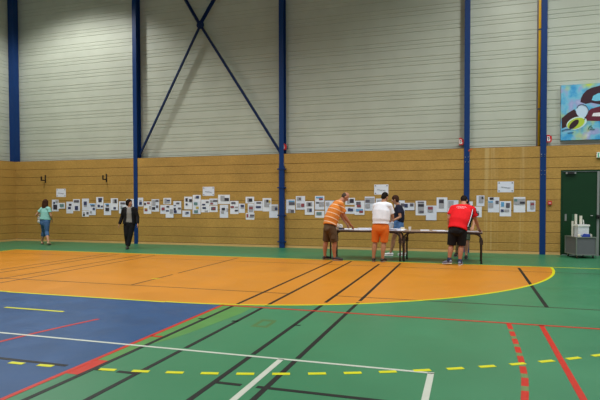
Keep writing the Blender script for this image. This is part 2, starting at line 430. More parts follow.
# ------------------------------------------------------------------ door
dr = MB(); dr.box((2.325,WY-.01,0),(2.365,WY+.08,2.27)); dr.box((4.09,WY-.01,0),(4.13,WY+.08,2.27)); dr.box((2.365,WY-.01,2.235),(4.09,WY+.08,2.27))
d1 = tag(dr.build('door_1', GREEN_D), kind='structure')
for a, b in ((2.37,3.205),(3.24,4.085)):
    m = MB(); m.box((a,WY+.012,.012),(b,WY+.055,2.23)); lf = m.build('door_leaf', GREEN_D, d1, bevel=.004)
    if a < 3:
        m = MB(); m.box((2.43,WY-.004,.92),(2.475,WY+.012,1.10)); m.build('door_plate', ALU, lf)
        m = MB(); m.box((2.60,WY-.004,.92),(2.66,WY+.012,1.10)); m.build('door_plate', mat('green_plate', (40,84,58), .5), lf)  # second flat plate, muted green, a little paler than the leaf
        m = MB(); m.tube([(3.09,WY+.012,1.06),(3.09,WY-.03,1.06),(3.05,WY-.035,1.06)], .014, seg=8); m.build('handle', ALU, lf)
m = MB(); m.box((3.195,WY-.012,.01),(3.25,WY+.012,2.235)); st = m.build('meeting_strip', ALU, d1)
m = MB(); m.box((3.185,WY-.06,.98),(3.27,WY-.012,1.08)); m.tube([(3.225,WY-.06,1.03),(3.225,WY-.09,1.03)], .02, seg=10); m.build('lock', BLACK, st)
m = MB(); m.box((2.44,WY-.06,2.165),(2.68,WY+.012,2.225)); cl = m.build('door_closer', BLACK, d1, bevel=.006)
for x in (2.455, 2.665):
    m = MB(); m.box((x-.02,WY-.064,2.17),(x+.02,WY-.058,2.215)); m.build('end_cap', ALU, cl)

# ------------------------------------------------------------------ exit sign
ex = empty('exit_sign', (3.345, WY, 2.655), 'green and white emergency exit sign on the boards above the green door', 'sign')
m = MB(); m.box((-.18,-.06,-.075),(.18,0,.075)); m.build('sign_housing', WHITE_P, ex, bevel=.008)
em = mat('exit_green', (40,150,110), .4); eb = em.node_tree.nodes['Principled BSDF']; eb.inputs['Emission Color'].default_value = (*lin((50,160,120)),1); eb.inputs['Emission Strength'].default_value = .35
m = MB(); m.box((-.155,-.064,-.055),(.155,-.06,.055)); face = m.build('sign_face', em, ex)
m = MB(); m.box((-.13,-.067,-.045),(-.075,-.064,.045))
m.build('doorway_symbol', WHITE_P, face)
m = MB(); m.plate([(.0,-.012),(.06,-.012),(.06,-.03),(.11,0),(.06,.03),(.06,.012),(.0,.012)], -.067, -.064); m.build('arrow_symbol', WHITE_P, face)
m = MB(); m.tube([(-.03,-.066,.0),(-.045,-.066,-.02),(-.03,-.066,-.045)], .006, seg=6); m.tube([(-.03,-.066,.0),(-.015,-.066,-.02),(-.02,-.066,-.045)], .006, seg=6); m.tube([(-.03,-.066,0),(-.03,-.066,.025)], .009, seg=6); m.tube([(-.05,-.066,.012),(-.01,-.066,.018)], .005, seg=6); m.ell((-.03,-.066,.04),((1,0,0),(0,.3,0),(0,0,1)) and (Vector((1,0,0)),Vector((0,1,0)),Vector((0,0,1))),(.01,.003,.01)); m.build('running_figure', WHITE_P, face)

# ------------------------------------------------------------------ red devices
def sounder(x, y, z, label):
    o = empty('alarm_unit', (x, y, z), label, 'alarm', 'red and white alarm units on the cladding')
    m = MB(); m.plate([(-.07,-.11),(.05,-.11),(.075,-.06),(.075,.07),(.03,.09),(.0,.12),(-.07,.12)], -.09, 0); m.build('housing', RED_P, o, bevel=.003); o.scale = (.88,1,.88)
    m = MB(); m.plate([(-.058,-.075),(.022,-.075),(.03,-.02),(.012,.0),(.012,.07),(-.058,.07)], -.096, -.088); lb = m.build('white_label', WHITE_P, o)
    m = MB(); m.plate([(-.045,.05),(-.045,.02),(-.02,.02),(-.03,-.05),(-.005,-.05),(.0,.0),(-.005,.05)], -.099, -.096); m.build('printed_mark', DKGREY, lb)
    m = MB(); m.box((-.05,0,-.05),(.05,SY-y-.002,.05)); m.build('bracket', BLUE_D, o)
sounder(-5.545, 15.86, 3.16, 'red and white alarm unit at the pillar with collars')
sounder(-.235, 15.86, 3.13, 'red and white alarm unit left of the pillar behind the man in red')
sounder(2.035, 15.86, 3.13, 'red and white alarm unit right of the rightmost pillar, beside the mural')
cp = empty('fire_call_point', (2.055, WY+.001, 1.40), 'small red fire call point on the boards left of the green door', 'alarm')
m = MB(); m.box((-.05,-.055,-.05),(.05,0,.05)); m.build('housing', RED_P, cp, bevel=.006)
m = MB(); m.box((-.03,-.059,-.025),(.03,-.055,.02)); m.build('glass_plate', mat('call_glass', (210,150,150), .2), cp)
rt_ = empty('red_tag', (.015, WY-.03, 2.885), 'tiny orange-red tag tied on the pillar behind the man in red', 'tag')
m = MB(); m.plate([(-.05,-.02),(.0,.0),(.05,.012),(.055,.03),(.0,.02),(-.045,.005)], -.006, 0); m.box((-.052,-.005,-.04),(-.03,.0,.0)); m.build('ribbon', mat('red_ribbon', (206,70,40), .6), rt_)

# ------------------------------------------------------------------ black wall hooks
for x, lab in ((-14.77,'black J-shaped wall hook nearest the corner, above the teal-shirted woman'), (-12.12,'black J-shaped wall hook between the corner and the black-jacket woman')):
    h = empty('wall_hook', (x, WY, 2.28), lab, 'hook', 'black hooks on the wooden wall')
    m = MB(); m.box((-.025,-.012,-.145),(.025,0,.145)); m.build('back_plate', BLACK, h, bevel=.003)
    m = MB(); m.box((-.018,-.215,-.075),(.018,-.012,-.035)); m.build('arm', BLACK, h, bevel=.003)
    m = MB(); m.box((-.018,-.215,-.035),(.018,-.175,.085)); m.build('tip', BLACK, h, bevel=.003)

# ------------------------------------------------------------------ mural panel
def mural_material():
    m = mat('painted_sky_wash', (90,170,215), .5); nt = m.node_tree; b = nt.nodes['Principled BSDF']; N = nt.nodes.new; L = nt.links.new
    tc = N('ShaderNodeTexCoord'); n = N('ShaderNodeTexNoise'); n.inputs['Scale'].default_value = 2.6; n.inputs['Detail'].default_value = 5
    L(tc.outputs['Object'], n.inputs['Vector'])
    cr = N('ShaderNodeValToRGB'); e = cr.color_ramp.elements
    e[0].position = .30; e[0].color = (*lin((24,112,184)),1); e[1].position = .76; e[1].color = (*lin((196,202,230)),1)
    for p_, c_ in ((.44,(60,156,210)),(.53,(112,186,214)),(.62,(150,160,208))):
        q = e.new(p_); q.color = (*lin(c_),1)
    L(n.outputs['Fac'], cr.inputs['Fac'])
    n2 = N('ShaderNodeTexNoise'); n2.inputs['Scale'].default_value = 1.7; n2.inputs['Detail'].default_value = 3; n2.noise_dimensions = '4D'; n2.inputs['W'].default_value = 3.4
    L(tc.outputs['Object'], n2.inputs['Vector'])
    r = N('ShaderNodeMapRange'); r.inputs['From Min'].default_value = .55; r.inputs['From Max'].default_value = .68; L(n2.outputs['Fac'], r.inputs['Value'])
    mx = N('ShaderNodeMix'); mx.data_type = 'RGBA'; L(r.outputs['Result'], mx.inputs['Factor']); L(cr.outputs['Color'], mx.inputs['A']); mx.inputs['B'].default_value = (*lin((186,206,70)),1)
    L(mx.outputs['Result'], b.inputs['Base Color']); return m
mu = empty('mural_panel', (2.335, 15.90, 3.085), 'light blue graffiti-style painted panel on the cladding above the green door', 'mural')
MWID = 3.0
m = MB(); m.box((0,0,0),(MWID,.09,1.478)); m.build('panel', mural_material(), mu)
def mz(cx, cy):
    px = cx/5.711+555; py = cy/5.714+75; py += (px-560.3)*.095
    return ((px-560.3)*.0237, 1.478-(py-85.5)*.0269)
def shape(name, pts, rgb, lv, raw=False):
    m = MB(); q = pts if raw else [mz(*a) for a in pts]
    m.plate(q, -.003*lv, -.003*(lv-1)); return m.build(name, mat('paint_'+name, rgb, .5), mu)
def oval(cx, cy, ra, rb, rot, n=28):
    c, s = math.cos(math.radians(rot)), math.sin(math.radians(rot)); o = []
    for k in range(n):
        t = 2*math.pi*k/n; u, v = ra*math.cos(t), rb*math.sin(t); o.append((cx+u*c-v*s, cy+u*s+v*c))
    return o
shape('dark_swoosh', [(143,150),(146,128),(158,104),(178,82),(208,66),(262,50),(330,48),(400,70),(400,150),(330,160),(262,158),(205,150),(175,158)], (52,14,34), 1)
shape('blue_band', [(208,136),(216,112),(240,98),(262,92),(330,92),(330,128),(262,136),(230,140)], (110,196,226), 2)
shape('red_swoosh', [(160,254),(170,226),(186,200),(206,184),(262,166),(340,160),(420,190),(420,250),(262,250)], (96,16,44), 1)
shape('white_oval', [(210,226),(218,208),(262,202),(330,206),(330,226),(262,224)], (226,226,232), 2)
shape('brown_diamond', [(35,246),(72,214),(108,192),(150,236),(120,262),(70,290),(36,306)], (52,16,20), 1)
shape('pale_halo', oval(122,270,62,34,-22), (196,224,226), 2)
shape('green_eye', oval(118,272,54,28,-24), (176,202,58), 3)
shape('eye_pupil', oval(107,277,36,16,-44), (44,16,22), 4)
shape('pale_loop', oval(154,200,36,36,0), (190,214,236), 1.5)
def stroke(name, pts, w, rgb, lv=4):
    m = MB(); q = [(mz(*a)[0], -.003*lv, mz(*a)[1]) for a in pts]
    m.tube(q, w, seg=6); return m.build(name, mat('paint_'+name, rgb, .5), mu)
stroke('loop_outline', [(122,186),(134,168),(154,162),(176,170),(188,188),(188,206),(178,226),(166,248)], .007, (26,20,66))
stroke('signature', [(190,300),(196,286),(208,278),(204,288),(214,290),(208,300),(198,302)], .008, (24,120,96))
stroke('signature', [(214,300),(226,298)], .008, (24,120,96))
stroke('tail_stroke', [(36,318),(56,310),(84,306),(100,300)], .007, (30,50,120))
stroke('tail_stroke', [(72,328),(104,324)], .006, (30,50,120))
# ------------------------------------------------------------------ printed sheets on the boards
SHEETS = [
 ('L', -14.075, 1.769, 'N', 'landscape notice above the sheets between the two black wall hooks'),
 ('T', -14.343, 1.312, [('n', 0.23, 0.18, 0.47, 0.36), ('g', 0.56, 0.06, 0.92, 0.28), ('k', 0.2, 0.43, 0.79, 0.84)], 'tall sheet beside the teal-shirted woman, one big dark picture under two small ones'),
 ('S', -14.047, 1.302, [('t', 0.24, 0.19, 0.82, 0.7)], 'small landscape sheet with one teal picture, below the notice near the teal-shirted woman'),
 ('T', -13.706, 1.238, [('k', 0.39, 0.18, 0.78, 0.34), ('n', 0.26, 0.44, 0.67, 0.63)], 'tall sheet with two small stepped pictures, third along the row from the left corner'),
 ('T', -13.405, 1.329, [('d', 0.12, 0.08, 0.88, 0.28), ('n', 0.26, 0.58, 0.73, 0.92)], 'tall sheet with dark banner on top and one navy picture, fourth from the left corner'),
 ('T', -13.019, 1.347, [('n', 0.25, 0.24, 0.7, 0.55), ('g', 0.28, 0.55, 0.7, 0.69)], 'tall sheet with a single navy picture, directly above a small landscape sheet'),
 ('S', -13.025, 1.023, [('g', 0.14, 0.23, 0.43, 0.54), ('k', 0.14, 0.58, 0.43, 0.86), ('d', 0.64, 0.2, 0.96, 0.62)], 'small landscape sheet low on the wall with three dark pictures, under a tall sheet'),
 ('T', -12.725, 1.184, [('b', 0.17, 0.08, 0.87, 0.16), ('d', 0.31, 0.16, 0.87, 0.27), ('n', 0.57, 0.39, 0.89, 0.57), ('g', 0.17, 0.66, 0.44, 0.85)], 'tall sheet with pale blue strip and navy square, seventh from the left corner'),
 ('T', -12.414, 1.402, [('n', 0.29, 0.08, 0.84, 0.27), ('k', 0.32, 0.27, 0.78, 0.42), ('n', 0.19, 0.64, 0.52, 0.86), ('n', 0.65, 0.72, 0.95, 0.86)], 'highest tall sheet left of the black-jacket woman, three navy pictures'),
 ('T', -12.094, 1.188, [('b', 0.22, 0.05, 0.72, 0.14), ('d', 0.32, 0.14, 0.72, 0.28), ('k', 0.22, 0.39, 0.74, 0.66)], 'low tall sheet with two centred pictures, third left of the black-jacket woman'),
 ('T', -11.798, 1.357, [('g', 0.27, 0.08, 0.58, 0.4), ('k', 0.53, 0.08, 0.84, 0.4), ('n', 0.37, 0.73, 0.71, 0.92)], 'tall sheet with dark block at upper right, second left of the black-jacket woman'),
 ('T', -11.475, 1.249, [('d', 0.22, 0.09, 0.84, 0.25), ('g', 0.22, 0.35, 0.48, 0.65), ('t', 0.29, 0.5, 0.68, 0.65)], 'tall sheet at the left elbow side of the black-jacket woman, dark strip on top'),
 ('T', -11.166, 1.331, [('g', 0.19, 0.09, 0.79, 0.24), ('d', 0.31, 0.36, 0.79, 0.62)], 'tall sheet mostly hidden behind the head of the black-jacket woman'),
 ('P', -10.745, 1.434, [('g', 0.27, 0.27, 0.72, 0.55), ('n', 0.24, 0.49, 0.75, 0.82)], 'small upright sheet touching the blue pillar behind the black-jacket woman'),
 ('T', -10.475, 1.244, [('k', 0.06, 0.11, 0.31, 0.3), ('r', 0.44, 0.06, 0.81, 0.2), ('y', 0.12, 0.54, 0.5, 0.63), ('r', 0.12, 0.63, 0.5, 0.78), ('g', 0.72, 0.37, 0.95, 0.63)], 'tall sheet with a red and yellow picture, right of the pillar behind the black-jacket woman'),
 ('T', -10.165, 1.321, [('g', 0.1, 0.07, 0.51, 0.52), ('d', 0.53, 0.06, 0.93, 0.22), ('k', 0.07, 0.63, 0.47, 0.85), ('d', 0.59, 0.5, 0.88, 0.7)], 'tall sheet beside the red and yellow one, dark picture at lower left'),
 ('S', -9.702, 1.465, [('g', 0.13, 0.12, 0.43, 0.88), ('n', 0.45, 0.27, 0.86, 0.5), ('g', 0.47, 0.53, 0.86, 0.8)], 'small landscape sheet above a cluster, right of the first pillar, grey column on it'),
 ('Q', -9.831, 1.184, [('r', 0.21, 0.28, 0.6, 0.58), ('n', 0.18, 0.37, 0.45, 0.6)], 'sheet with one dark red picture, left edge of the overlapping pair'),
 ('T', -9.612, 1.117, [('k', 0.12, 0.06, 0.47, 0.18), ('n', 0.04, 0.39, 0.41, 0.5), ('g', 0.53, 0.32, 0.94, 0.65)], 'tall sheet overlapping its left neighbour, hanging lowest right of the first pillar'),
 ('T', -9.316, 1.254, [('d', 0.36, 0.11, 0.77, 0.24), ('n', 0.04, 0.32, 0.33, 0.38), ('k', 0.04, 0.54, 0.31, 0.72), ('n', 0.04, 0.74, 0.43, 0.94), ('d', 0.58, 0.51, 0.95, 0.66)], 'tall sheet with four dark pictures, touching the right of the overlapping pair'),
 ('T', -8.909, 1.4, [('k', 0.17, 0.11, 0.44, 0.38), ('k', 0.62, 0.19, 0.97, 0.41), ('n', 0.17, 0.53, 0.42, 0.68)], 'tall sheet with three dark squares, above a lone small landscape sheet'),
 ('S', -8.984, 1.042, [('n', 0.48, 0.2, 0.81, 0.49), ('g', 0.33, 0.23, 0.65, 0.63)], 'small landscape sheet alone and low, midway between the first and second pillars'),
 ('S', -8.591, 1.562, [('g', 0.24, 0.25, 0.47, 0.54), ('n', 0.44, 0.15, 0.78, 0.54)], 'small landscape sheet topping the tallest column of sheets left of the notice'),
 ('T', -8.593, 1.251, [('t', 0.16, 0.09, 0.61, 0.31), ('y', 0.43, 0.43, 0.75, 0.6), ('t', 0.18, 0.71, 0.66, 0.93)], 'tall sheet with teal and yellow pictures, lower part of the tallest column'),
 ('T', -8.285, 1.303, [('d', 0.6, 0.13, 0.94, 0.26), ('n', 0.12, 0.33, 0.51, 0.45), ('n', 0.17, 0.58, 0.6, 0.73), ('g', 0.43, 0.85, 0.83, 0.96)], 'tall sheet with four thin pictures, right of the teal and yellow one'),
 ('S', -7.985, 1.439, [('d', 0.47, 0.21, 0.98, 0.5), ('g', 0.12, 0.21, 0.41, 0.6), ('r', 0.12, 0.67, 0.47, 0.89)], 'small landscape sheet under the right half of the middle notice, three dark strips'),
 ('S', -7.982, 1.21, [('d', 0.22, 0.19, 0.77, 0.71), ('r', 0.4, 0.34, 0.69, 0.63)], 'small landscape sheet with one framed dark picture, below another landscape sheet'),
 ('L', -8.158, 1.783, 'N', 'landscape notice hung highest between the first and second blue pillars'),
 ('L', -7.605, 1.518, [('g', 0.21, 0.11, 0.55, 0.69), ('k', 0.56, 0.34, 0.93, 0.67)], 'wide landscape sheet with grey text block and dark picture, right of the middle notice'),
 ('T', -7.605, 1.13, [('k', 0.23, 0.23, 0.62, 0.42), ('g', 0.15, 0.48, 0.5, 0.67), ('g', 0.81, 0.25, 0.97, 0.52)], 'tall sheet directly below the wide landscape sheet'),
 ('T', -7.237, 1.256, [('d', 0.15, 0.08, 0.64, 0.23), ('r', 0.06, 0.39, 0.46, 0.54), ('g', 0.58, 0.43, 0.95, 0.54), ('k', 0.56, 0.68, 0.95, 0.79)], 'tall sheet with red strip, right of the wide landscape sheet'),
 ('P', -6.973, 1.231, [('n', 0.31, 0.12, 0.86, 0.36), ('g', 0.31, 0.38, 0.86, 0.53)], 'small upright sheet with one navy picture at top, between two taller groups'),
 ('S', -6.694, 1.494, [('g', 0.21, 0.2, 0.39, 0.82), ('k', 0.37, 0.25, 0.78, 0.74)], 'small landscape sheet topping a stack of three, left of the second pillar'),
 ('P', -6.663, 1.23, [('g', 0.19, 0.2, 0.88, 0.89), ('r', 0.22, 0.36, 0.84, 0.6)], 'upright sheet with red picture, middle of the stack of three'),
 ('S', -6.689, 0.973, [('r', 0.09, 0.15, 0.3, 0.67), ('g', 0.42, 0.52, 0.93, 0.75), ('d', 0.49, 0.22, 0.98, 0.52)], 'small landscape sheet at the bottom of the stack of three'),
 ('Q', -6.405, 1.307, [('d', 0.28, 0.08, 0.84, 0.26), ('n', 0.21, 0.51, 0.81, 0.73)], 'sheet with two dark strips, right of the stack of three'),
 ('T', -6.11, 1.344, [('g', 0.2, 0.12, 0.51, 0.4), ('g', 0.2, 0.4, 0.88, 0.66), ('k', 0.44, 0.12, 0.69, 0.32), ('y', 0.73, 0.16, 0.91, 0.36)], 'tall sheet with grey text block, second left of the pillar with collars'),
 ('T', -5.88, 1.144, [('g', 0.26, 0.09, 0.94, 0.48), ('n', 0.64, 0.22, 0.94, 0.43)], 'tall sheet left of and nearest to the pillar with collars'),
 ('T', -5.321, 1.298, [('b', 0.3, 0.08, 0.94, 0.18), ('d', 0.32, 0.2, 0.97, 0.42), ('g', 0.23, 0.71, 0.55, 0.98), ('d', 0.52, 0.75, 0.89, 0.98)], 'tall sheet right of and nearest to the pillar with collars, blue strip on top'),
 ('T', -4.997, 1.404, [('g', 0.13, 0.07, 0.58, 0.33), ('d', 0.33, 0.13, 0.56, 0.29), ('g', 0.11, 0.53, 0.5, 0.84), ('r', 0.58, 0.55, 0.92, 0.8)], 'tall sheet with red round picture, second right of the pillar with collars'),
 ('T', -4.703, 1.245, [('g', 0.18, 0.07, 0.8, 0.37), ('k', 0.38, 0.13, 0.64, 0.35), ('g', 0.23, 0.51, 0.77, 0.79), ('n', 0.49, 0.56, 0.75, 0.78)], 'tall sheet with two pictures one above the other, third right of the collared pillar'),
 ('T', -4.38, 1.407, [('b', 0.11, 0.07, 0.84, 0.17), ('r', 0.44, 0.17, 0.84, 0.3), ('d', 0.11, 0.44, 0.42, 0.56), ('g', 0.44, 0.44, 0.98, 0.78)], 'tall sheet with bright blue strip, left of the man in striped shirt'),
 ('S', -4.38, 1.055, [('g', 0.14, 0.16, 0.73, 0.64), ('t', 0.2, 0.21, 0.67, 0.59)], 'small landscape sheet with grey-green picture, left of the man in striped shirt'),
 ('T', -4.058, 1.262, [('g', 0.11, 0.12, 0.45, 0.38)], 'tall sheet half hidden by the back of the man in striped shirt'),
 ('S', -3.429, 1.448, [('g', 0.18, 0.22, 0.48, 0.82), ('k', 0.48, 0.15, 0.89, 0.72)], 'landscape sheet at face height of the man in striped shirt, dark grey picture'),
 ('S', -3.429, 1.179, [('n', 0.27, 0.24, 0.81, 0.63), ('d', 0.32, 0.17, 0.54, 0.46)], 'landscape sheet below another, right of the chest of the man in striped shirt'),
 ('T', -3.139, 1.256, [('d', 0.16, 0.07, 0.62, 0.3), ('r', 0.22, 0.29, 0.65, 0.46), ('b', 0.13, 0.59, 0.86, 0.75), ('r', 0.48, 0.7, 0.86, 0.86)], 'tall sheet with blue and red picture at its foot, between striped and white shirts'),
 ('T', -2.835, 1.379, [('d', 0.08, 0.23, 0.51, 0.42), ('g', 0.05, 0.09, 0.95, 0.45), ('g', 0.05, 0.53, 0.53, 0.82)], 'tall grey-blocked sheet just left of the man in white'),
 ('L', -2.491, 1.797, 'N', 'landscape notice above the head of the man in white'),
 ('T', -2.504, 1.32, [('g', 0.14, 0.12, 0.84, 0.53)], 'tall sheet hidden behind the man in white, its top edge showing at his shoulder'),
 ('T', -1.954, 1.262, [('g', 0.22, 0.09, 0.54, 0.23), ('d', 0.63, 0.2, 0.96, 0.42)], 'tall sheet half hidden behind the woman in navy shirt'),
 ('S', -1.673, 1.296, [('n', 0.02, 0.14, 0.36, 0.64), ('d', 0.57, 0.07, 0.91, 0.5)], 'small landscape sheet with two dark pictures, right of the woman in navy shirt'),
 ('T', -1.344, 1.253, [('d', 0.2, 0.06, 0.8, 0.14), ('g', 0.22, 0.18, 0.8, 0.86), ('k', 0.25, 0.23, 0.8, 0.41), ('d', 0.36, 0.68, 0.78, 0.86)], 'tall sheet with dark pictures on a grey column, second right of the woman in navy'),
 ('T', -1.05, 1.114, [('g', 0.16, 0.06, 0.66, 0.45), ('r', 0.19, 0.08, 0.64, 0.27)], 'low tall sheet with one reddish picture, blank below, left of the man in red'),
 ('T', -0.754, 1.348, [('g', 0.21, 0.1, 0.69, 0.74), ('k', 0.23, 0.16, 0.67, 0.39)], 'highest tall sheet left of the man in red, dark picture in a grey column'),
 ('T', -0.452, 1.267, [('g', 0.07, 0.04, 0.55, 0.53)], 'tall sheet overlapped by the left shoulder of the man in red'),
 ('T', -0.065, 1.231, [('g', 0.18, 0.14, 0.77, 0.58)], 'tall sheet mostly hidden by the head of the man in red, before the third pillar'),
 ('P', 0.287, 1.46, [('g', 0.29, 0.05, 0.89, 0.69), ('k', 0.64, 0.13, 0.89, 0.34)], 'small upright sheet, upper of the two beside the man in red'),
 ('P', 0.218, 1.148, [('g', 0.17, 0.41, 0.66, 0.87), ('k', 0.2, 0.61, 0.66, 0.83)], 'small upright sheet, lower of the two beside the man in red'),
 ('T', 0.634, 1.348, [('k', 0.15, 0.02, 0.5, 0.16), ('b', 0.02, 0.26, 0.45, 0.36), ('g', 0.03, 0.34, 0.47, 0.7), ('d', 0.67, 0.23, 0.95, 0.44)], 'tall sheet with several pictures, below the left end of the rightmost notice'),
 ('T', 0.941, 1.238, [('b', 0.12, 0.06, 0.39, 0.36), ('d', 0.55, 0.12, 0.89, 0.43), ('n', 0.1, 0.54, 0.36, 0.71), ('g', 0.41, 0.54, 0.84, 0.7)], 'tall sheet directly below the rightmost notice, four pictures in two rows'),
 ('L', 0.944, 1.841, 'N', 'landscape notice hung between the third pillar and the pillar with yellow pipe'),
 ('T', 1.301, 1.351, [('g', 0.03, 0.11, 0.97, 0.5), ('t', 0.03, 0.11, 0.31, 0.29), ('k', 0.54, 0.3, 0.97, 0.44)], 'tall sheet with grey band and dark strip, second left of the pillar with yellow pipe'),
 ('P', 1.596, 1.312, [('g', 0.39, 0.08, 0.89, 0.77), ('r', 0.43, 0.22, 0.89, 0.42)], 'small upright sheet nearest the pillar with the yellow pipe'),
]
PIC = {k: mat('print_'+n, c, .65, var=.18, scale=45) for k, n, c in (('n','navy',(52,58,96)),('g','grey_text',(160,160,168)),('d','mixed_dark',(92,88,100)),
       ('k','near_black',(50,46,58)),('r','dull_red',(142,66,76)),('b','sky_blue',(92,156,204)),('t','teal_grey',(96,130,132)),('y','mustard',(190,166,72)))}
SIZE = {'T':(.297,.42),'S':(.297,.21),'P':(.21,.297),'L':(.42,.297),'Q':(.28,.3)}
PAPER_M = [PAPER, mat('white_paper_cool', (216,221,236), .7, spec=.2, var=.02, scale=10)]
for i, (kind, x, z, pics, lab) in enumerate(SHEETS):
    w, h = SIZE[kind]; y = WY-.0005
    over = any(abs(x-b[1]) < (w+SIZE[b[0]][0])/2 and abs(z-b[2]) < (h+SIZE[b[0]][1])/2 for b in SHEETS[:i])      # laps over an earlier sheet
    if over: y -= .0095 if i % 2 else .011
    notice = pics == 'N'
    o = MB(); n = 8
    # a thin sheet, its free corners lifting a little from the wall
    vs = []; fs = []
    lift = .004+.006*random.random()
    for q in range(n+1):
        u = q/n; dy = -lift*(abs(2*u-1)**3)
        for zz, k in ((-h/2, 1), (h/2, .3)):
            vs.append((-w/2+u*w, dy*k, zz))
    m_ = len(vs)
    vs += [(a, b+.0008, c) for a, b, c in vs]
    for q in range(n):
        fs += [(2*q,2*q+2,2*q+3,2*q+1), (m_+2*q,m_+2*q+1,m_+2*q+3,m_+2*q+2), (2*q,m_+2*q,m_+2*q+2,2*q+2), (2*q+1,2*q+3,m_+2*q+3,m_+2*q+1)]
    fs += [(0,1,m_+1,m_), (2*n,m_+2*n,m_+2*n+1,2*n+1)]
    o.add(vs, fs)
    s = o.build('notice_sheet' if notice else 'printed_sheet', PAPER_M[i % 2], origin=(0,0,0), smooth=False)
    s.location = (x, y, z)
    tag(s, lab, 'notice' if notice else 'sheet', 'landscape notices above the rows of sheets' if notice else 'printed sheets pinned along the wooden wall')
    F0 = -lift-.0015
    if notice:
        m = MB()
        for a in range(3):
            x0 = -.12+.085*a; pts = [(x0+.011*k, F0, -.005-.012*a+.008*math.sin(k*2.1+a)) for k in range(7)]
            m.tube(pts, .0045, seg=5)
        m.build('handwritten_line', PIC['d'], s)
        for sx in (-.17,.17):
            for sz in (-.11,.11):
                m = MB(); m.box((sx-.016,F0-.001,sz-.014),(sx+.016,F0+.002,sz+.014)); m.build('corner_tape', PIC['d'], s)
    else:
        for c, u0, v0, u1, v1 in pics:
            m = MB(); m.box((-w/2+u0*w, F0-.0006*'gbdtnrky'.index(c), h/2-v1*h), (-w/2+u1*w, F0+.001, h/2-v0*h)); m.build('printed_picture' if c != 'g' else 'text_block', PIC[c], s)

# ------------------------------------------------------------------ folding tables
TOPM = mat('table_top_laminate', (150,128,112), .35, var=.05, scale=5)
EDGE = mat('table_edge_brown', (52,34,30), .5)
LEGM = mat('table_leg_brown', (44,30,28), .45)
def make_table(x0, x1, label):
    t = empty('folding_table', ((x0+x1)/2, 13.34, 0), label, 'table', 'folding tables in a row before the wall')
    hw = (x1-x0)/2; d = .36
    m = MB(); m.box((-hw,-d,.722),(hw,d,.738)); m.build('table_top', TOPM, t, bevel=.004)
    m = MB(); m.box((-hw+.005,-d-.008,.694),(hw-.005,-d+.018,.730)); m.box((-hw+.005,d-.018,.694),(hw-.005,d+.008,.730)); m.build('edge_rail', EDGE, t, bevel=.004)
    for s in (-1, 1):
        m = MB(); m.box((s*(hw-.24)-.02,-d+.02,.690),(s*(hw-.24)+.02,d-.02,.722)); m.build('cross_bar', EDGE, t)
        for sy in (-1, 1):
            y = sy*(d-.03)
            pts = [(s*(hw-.26),y,.700),(s*(hw-.17),y,.698),(s*(hw-.10),y,.675),(s*(hw-.05),y,.63),(s*(hw-.03),y,.56),(s*(hw-.025),y,.48),(s*(hw-.025),y,.02)]
            m = MB(); m.tube(pts, .021, ref=(0,1,0), seg=12); lg = m.build('leg', LEGM, t, smooth=True)
            m = MB(); m.box((s*(hw-.025)-.036,y-.03,.44),(s*(hw-.025)+.036,y+.03,.56)); m.build('leg_bracket', LEGM, lg, bevel=.008)
            m = MB(); m.tube([(s*(hw-.025),y,0),(s*(hw-.025),y,.03)], .025, seg=12, round0=False, round1=False); m.build('rubber_foot', BLACK, lg)
    return t
make_table(-3.36, -1.575, 'brown folding table covered with white paper, striped and white shirted men at it')
make_table(-1.535, .29, 'brown folding table mostly clear, the man in red leaning on its right end')

# things lying on the tables
TT = .7385
def flat(name, x, y, w, d, h, rz, mt, label, cat, group=None, z=TT, bevel=.0):
    m = MB(); m.box((-w/2,-d/2,0),(w/2,d/2,h)); o = m.build(name, mt, bevel=bevel); o.location = (x,y,z); o.rotation_euler.z = rz
    return tag(o, label, cat, group)
cover = flat('paper_roll_cover', -2.33, 13.33, 1.62, .60, .014, 0, PAPER, 'long white paper laid over the left folding table', 'table paper', bevel=.003)
PG = 'loose white papers on the folding tables'
flat('paper_pile', -2.52, 13.27, .34, .25, .03, .2, PAPER_M[1], 'white paper pile on the left table between the striped and white shirts', 'paper', PG, TT+.0145)
flat('paper_pile', -1.80, 13.20, .32, .24, .028, -.3, PAPER_M[1], 'white paper pile on the left table right of the orange shorts', 'paper', PG, TT+.0145)
flat('paper_pile', -1.05, 13.42, .21, .297, .010, .1, PAPER, 'white paper pile at the left end of the right table', 'paper', PG)
flat('paper_sheet', -.72, 13.50, .297, .21, .004, -.08, PAPER_M[1], 'pale sheet on the middle of the right table, farther from the camera', 'paper', PG)
flat('paper_sheet', -.60, 13.24, .30, .22, .004, .15, PAPER_M[1], 'pale sheet on the middle of the right table, nearer to the camera', 'paper', PG)
flat('paper_sheet', -.36, 13.12, .30, .21, .006, .05, PAPER, 'bright white sheet on the right table touching the hip of the man in red', 'paper', PG)
flat('paper_sheet', .06, 13.15, .30, .22, .006, -.1, PAPER_M[1], 'bluish white sheet under the hands at the right table end', 'paper', PG)
